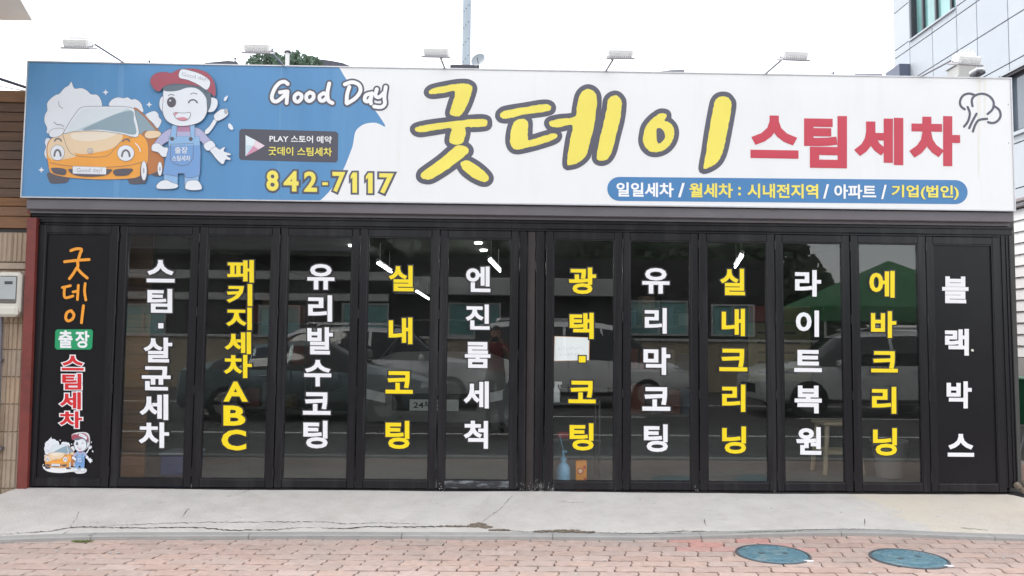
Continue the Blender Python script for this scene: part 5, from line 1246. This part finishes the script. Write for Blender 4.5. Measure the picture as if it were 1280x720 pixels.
# satellite dish
p = at(598, 75.5, 1.9); t = empty('satellite_dish', (p.x, 1.9, 3.16)); tag(t, 'small grey satellite dish tilted beside the steel pole', 'satellite dish')
q = MB(); n = 24
prof = [(0, .0), (.03, .002), (.055, .008), (.072, .015)]
vs = []; 
for r_, z in prof:
    for k in range(n): vs.append((r_*math.cos(2*math.pi*k/n), -z, 1.12*r_*math.sin(2*math.pi*k/n)))
for r_, z in prof:
    for k in range(n): vs.append((r_*math.cos(2*math.pi*k/n), .004-z, 1.12*r_*math.sin(2*math.pi*k/n)))
fs = [(i*n+k, i*n+(k+1) % n, (i+1)*n+(k+1) % n, (i+1)*n+k) for i in range(3) for k in range(n)]+[(n*4+i*n+k, n*4+i*n+(k+1) % n, n*4+(i+1)*n+(k+1) % n, n*4+(i+1)*n+k) for i in range(3) for k in range(n)]+[(3*n+k, 3*n+(k+1) % n, 7*n+(k+1) % n, 7*n+k) for k in range(n)]
dish = q.add(vs, fs).build('reflector', mat('dish_grey', (.27, .31, .34), .5, .1, 20), t, True, (0, 0, p.z-3.16)); dish.rotation_euler = (R(-25), R(32), R(-32))
q = MB(); q.tube([(-.02, .03, 0), (-.02, .03, p.z-3.16-.05), (0, .01, p.z-3.16)], .008, 6); q.tube([(0, 0, p.z-3.16-.05), (-.01, -.09, p.z-3.16)], .004, 5); q.build('mast', M['arm'], t)
# vent pipe, dark rooftops, odds and ends just above the sign
p = at(359.5, 66, 3.0); t = empty('vent_pipe', (p.x, 3.0, 3.16)); tag(t, 'white vent pipe with a purple grey hood in front of the rooftop tree', 'vent pipe')
h = p.z-3.16; MB().lathe([(.024, 0), (.024, h)], 14).build('pipe', M['lightw'], t, True); MB().lathe([(.022, h), (.042, h), (.038, h+.018), (.01, h+.032)], 14).build('hood', M['dkpl'], t, True)
def roofpiece(name, lab, cat, pts, Y, dy, mt):
    P_ = [at(a, b, Y) for a, b in pts]; o = MB().prism([tuple(p) for p in P_], (0, dy, 0)).build(name, M[mt]); return tag(o, lab, cat)
M['slate'] = mat('dark_roof_sheet', (.075, .08, .105), .6, .15, 3)
t = roofpiece('curved_roof', 'dark curved roof showing behind the sign right of the tree', 'roof', [(370, 96), (374, 82), (382, 76.5), (392, 74.3), (403, 74.2), (415, 76), (428, 78.5), (437, 82), (438, 96)], 14, 5, 'slate')
roofpiece('low_roof', 'thin dark sheet roof edge peeping over the sign left of the tree', 'roof', [(256, 78.5), (285, 75.8), (296, 77), (300, 90), (256, 90)], 14, 3, 'slate')
roofpiece('roof_sheet', 'thin grey metal sheet edge above the sign between two floodlights', 'roof sheet', [(819, 90), (838, 87.5), (855.5, 87), (856, 95), (819, 95)], 3, 1, 'arm')
roofpiece('flat_roof_edge', 'flat grey roof edge above the sign over the red characters', 'roof sheet', [(1069, 92.3), (1103, 92.3), (1103, 99), (1069, 99)], 5, 1.5, 'arm')
for a, b, lab in ((294, 73, 'small dark antenna stub above the sign left of the rooftop tree'), (187, 76.5, 'tiny dark antenna tip above the printed car and worker'), (1041.5, 91, 'tiny dark pipe tip above the sign near its right end')):
    p = at(a, b, 2.0); t = empty('antenna_stub', (p.x, 2.0, 3.16)); tag(t, lab, 'antenna')
    h = p.z-3.16; MB().tube([(0, 0, 0), (0, 0, h+.01)], .007, 6).build('mast', M['dkpl'], t); q = MB(); q.tube([(-.025, 0, h-.01), (.015, 0, h+.005)], .005, 5); q.build('crossbar', M['dkpl'], t)
# tree behind the roof
tr = empty('tree', (at(360, 80, 11).x, 11, -.3)); tag(tr, 'leafy green tree whose top shows above the sign behind the second floodlight', 'tree')
H = at(332, 56, 11).z+.3+.05
q = MB(); q.tube([(0, 0, 0), (.05, 0, 2.2), (-.05, .1, 4.2), (.05, 0, H-1.1)], [.19, .15, .11, .05], 10)
for i in range(16):
    a = i*2.4; z = H-2.7+i*.06; l = 1.05-i*.03; q.tube([(0, 0, z), (l*.5*math.cos(a), l*.5*math.sin(a), z+.45), (l*math.cos(a), l*math.sin(a), z+.75)], [.045, .03, .012], 6)
q.build('trunk', M['bark'], tr, True)
q = MB(); rng = random.Random(11)
cl = []
tops = [(322, 70), (335, 60), (341, 66), (347, 68), (365, 67), (372, 66), (380, 70), (388, 72), (328, 73), (358, 72), (317, 73), (350, 74), (395, 74), (340, 74), (372, 74)]
for a, b in tops:
    p = at(a, b, 11+rng.uniform(-.6, .6)); cl.append((p.x-tr.location.x, p.y-11, p.z+.3-.10, .15))
for i in range(60):
    a = rng.uniform(0, 6.28); r_ = 1.0*math.sqrt(rng.random()); cl.append((r_*math.cos(a), r_*math.sin(a), H-.92-rng.uniform(.0, 1.7)-r_*.15, rng.uniform(.25, .42)))
for (cx_, cy_, cz_, r0) in cl:
    for _ in range(80):
        d_ = Vector((rng.gauss(0, 1), rng.gauss(0, 1), rng.gauss(0, 1))).normalized()*r0*rng.random()**.45
        c = Vector((cx_, cy_, cz_))+d_; a = rng.uniform(0, 6.28); l = rng.uniform(.03, .06); u_ = Vector((math.cos(a), rng.uniform(-.6, .6), math.sin(a)))*l; v_ = Vector((-math.sin(a), rng.uniform(-.6, .6), math.cos(a)))*l*.5
        q.add([c-u_, c+v_, c+u_, c-v_], [(0, 1, 2, 3)])
q.build('crown', M['leaf'], tr)

# ============================================================ RIGHT: PANEL-CLAD BUILDING, plane x = 12
of = empty('office_building', (0, 0, 0)); tag(of, 'pale grey panel clad office building with tinted windows behind the sign at the right', 'building')
XB = 12.0
def yz(px, py): p = atx(px, py, XB); return p.y, p.z
yf_ = yz(1117, 60)[0]                         # far corner
JY = [yz(1137, 50)[0], yz(1165, 32)[0], yz(1196.5, 66)[0], yz(1221.5, 49)[0], yz(1261, 60)[0]]
while JY[-1] > 4: JY.append(JY[-1]-1.12)
zA, zB_, zC_, zD = yz(1137, 50.5)[1], yz(1137, 61)[1], yz(1261, 23.7)[1], yz(1261, 79.4)[1]
zW1, zW0 = yz(1268, 86.6)[1], yz(1266, 167)[1]
zE = yz(1268, 180)[1]
q = MB(); q.box(XB+.24, XB+9, 4, yf_-.02, -.3, 14.5); q.build('wall_core', M['joint'], of)
def cpanel(y0, y1, z0, z1):
    if y1-y0 < .05 or z1-z0 < .05: return
    q = MB(); q.box(XB, XB+.12, y0+.012, y1-.012, z0+.012, z1-.012, bev=.006); q.build('cladding_panel', M['panel'], of)
ycol = [yf_]+JY
wy0 = JY[2]                                   # upper window runs from JY[0] to JY[2]
wl0 = yz(1251.5, 96)[0]
rows_full = [zE-4.2, zE-3.15, zE-2.1, zE-1.05, zE, zW0, zW1, zD, zC_, zB_, zA, zA+1.15, zA+2.3, zA+3.4]
for i in range(len(ycol)-1):
    y1, y0 = ycol[i], ycol[i+1]
    for j in range(len(rows_full)-1):
        z0, z1 = rows_full[j], rows_full[j+1]
        if z0 >= zA-.01 and z1 <= zA+2.4 and i in (1, 2): continue
        if j == 5 and y1 < wl0+.6: continue
        if (j == 5) and y1 >= wl0+.6 and y0 < wl0: y0b = wl0
        else: y0b = y0
        cpanel(y0b, y1, z0, z1)
def cwindow(y0, y1, z0, z1, mull, gm, hbar=None):
    wt = empty('window', (XB+.0, 0, 0), of)
    MB().box(.19, .20, y0+.03, y1-.03, z0+.03, z1-.03).build('pane', gm, wt)
    q = MB(); f_ = M['dkpl']
    q.box(.05, .22, y0, y0+.06, z0, z1); q.box(.05, .22, y1-.06, y1, z0, z1); q.box(.05, .22, y0+.06, y1-.06, z0, z0+.05); q.box(.05, .22, y0+.06, y1-.06, z1-.06, z1)
    for y in mull: q.box(.12, .215, y-.04, y+.04, z0+.05, z1-.06)
    if hbar: q.box(.13, .21, y0+.06, y1-.06, hbar-.025, hbar+.025)
    q.build('frame', f_, wt)
    q = MB(); q.box(.0, .235, y0-.03, y0-.001, z0-.02, z1+.02); q.box(.0, .235, y1+.001, y1+.03, z0-.02, z1+.02); q.box(.0, .235, y0, y1, z1+.001, z1+.03); q.box(.0, .235, y0, y1, z0-.03, z0-.001); q.build('reveal', M['panel'], wt)
cwindow(JY[2]+.01, JY[0]-.01, zA+.01, zA+2.29, [yz(1148, 30)[0], yz(1164, 20)[0], yz(1183, 10)[0]], M['tealg'])
cwindow(4.2, wl0, zW0+.01, zW1-.01, [yz(1276.5, 120)[0]-.02, yz(1276.5, 120)[0]-1.3, yz(1276.5, 120)[0]-2.6], M['dkglass'])
q = MB(); q.box(XB-.05, XB-.002, JY[2]+.02, JY[0]-.02, zA-.06, zA+.0, bev=.01); q.box(XB-.06, XB-.002, 4.2, wl0+.05, zW0-.09, zW0, bev=.01); q.build('sill', M['panel'], of)
# small dark canopy on its far part
p0, p1 = yz(1112, 95)[0], yz(1137, 90)[0]
za, zb = yz(1137, 80)[1], yz(1137, 96)[1]
q = MB(); q.box(XB-.32, XB-.001, JY[0]-.0, yf_-.1, za-.55, za, bev=.01); q.build('side_canopy', flat((.10, .12, .18), 'canopy_navy'), of)
# low shed with white siding beside the shop, plane x = 5.05
sh = empty('siding_shed', (0, 0, 0)); tag(sh, 'low outbuilding with white horizontal siding at the right edge beside the shop', 'shed')
XS = 6.5
def sz(px, py): return atx(px, py, XS).z
zt_ = sz(1270, 262); zb_ = sz(1276, 446)
n = 13; hh = (zt_-zb_)/n
q = MB(); q.box(XS+.03, XS+4, .2, 9, -.3, zt_+.02); q.build('wall', M['mortar'], sh)
for i in range(n):
    z0 = zb_+i*hh; MB().prism([(XS-.016, .2, z0), (XS+.004, .2, z0+hh-.002), (XS+.035, .2, z0+hh-.002), (XS+.035, .2, z0)], (0, 8.6, 0)).build('siding_board', M['siding'], sh)
q = MB(); q.box(XS-.06, XS+4.1, .15, 9.1, zt_+.012, zt_+.05, bev=.006); q.box(XS-.09, XS-.0, .15, 9.1, zt_+.065, zt_+.12, bev=.01); q.build('gutter', flat((.30, .27, .28), 'gutter_grey'), sh)
q = MB(); q.box(XS-.03, XS+.034, .2, 9, -.3, zb_-.01); q.build('plinth', M['kerb'], sh)
# green bin and rubbish in the gap
p = at(1279, 530, .5); t = empty('green_bin', (p.x+.10, .5, at(1279, 530, .5).z)); tag(t, 'dark green plastic bin in the gap at the right edge', 'bin')
hb = at(1279, 476, .5).z-p.z
q = MB(); q.prism([(-.14, -.1, 0), (.16, -.1, 0), (.19, -.1, hb), (-.135, -.1, hb)], (0, .3, 0)); q.build('body', flat((.02, .16, .07), 'bin_green'), t); q = MB(); q.box(-.15, .21, -.12, .22, hb+.001, hb+.03, bev=.01); q.build('lid', M['bin_green'], t)
for o in [MB().box(-.16, .2, -.12, .22, -.30, -.002)]: o.build('concrete_block', M['kerb'], t)
for i, (px_, py_, s_) in enumerate(((1268, 607, .028), (1278, 604, .035), (1274, 611, .02), (1284, 612, .03))):
    p = at(px_, py_, .02); bm = bmesh.new(); bmesh.ops.create_icosphere(bm, subdivisions=2, radius=s_)
    for v in bm.verts: v.co *= 1+.25*noise.noise(v.co*40+Vector((i*3, 0, 0)))
    q = MB(); q.frombm(bm); o = q.build('stone', M['rubble'], None, False, (p.x, -.02, max(p.z, -.03)+s_*.3)); tag(o, ['rough brown stone nearest the foot of the right end post', 'largest brown stone beside the right end post, at the picture edge', 'smallest brown stone lowest beside the right end post', 'brown stone furthest right past the end post'][i], 'stone', 'stones at the foot of the right end post')
cable(at(1272, 575, .1), at(1290, 500, .3), .02, .006, 'dark cable hanging in the gap right of the end post')
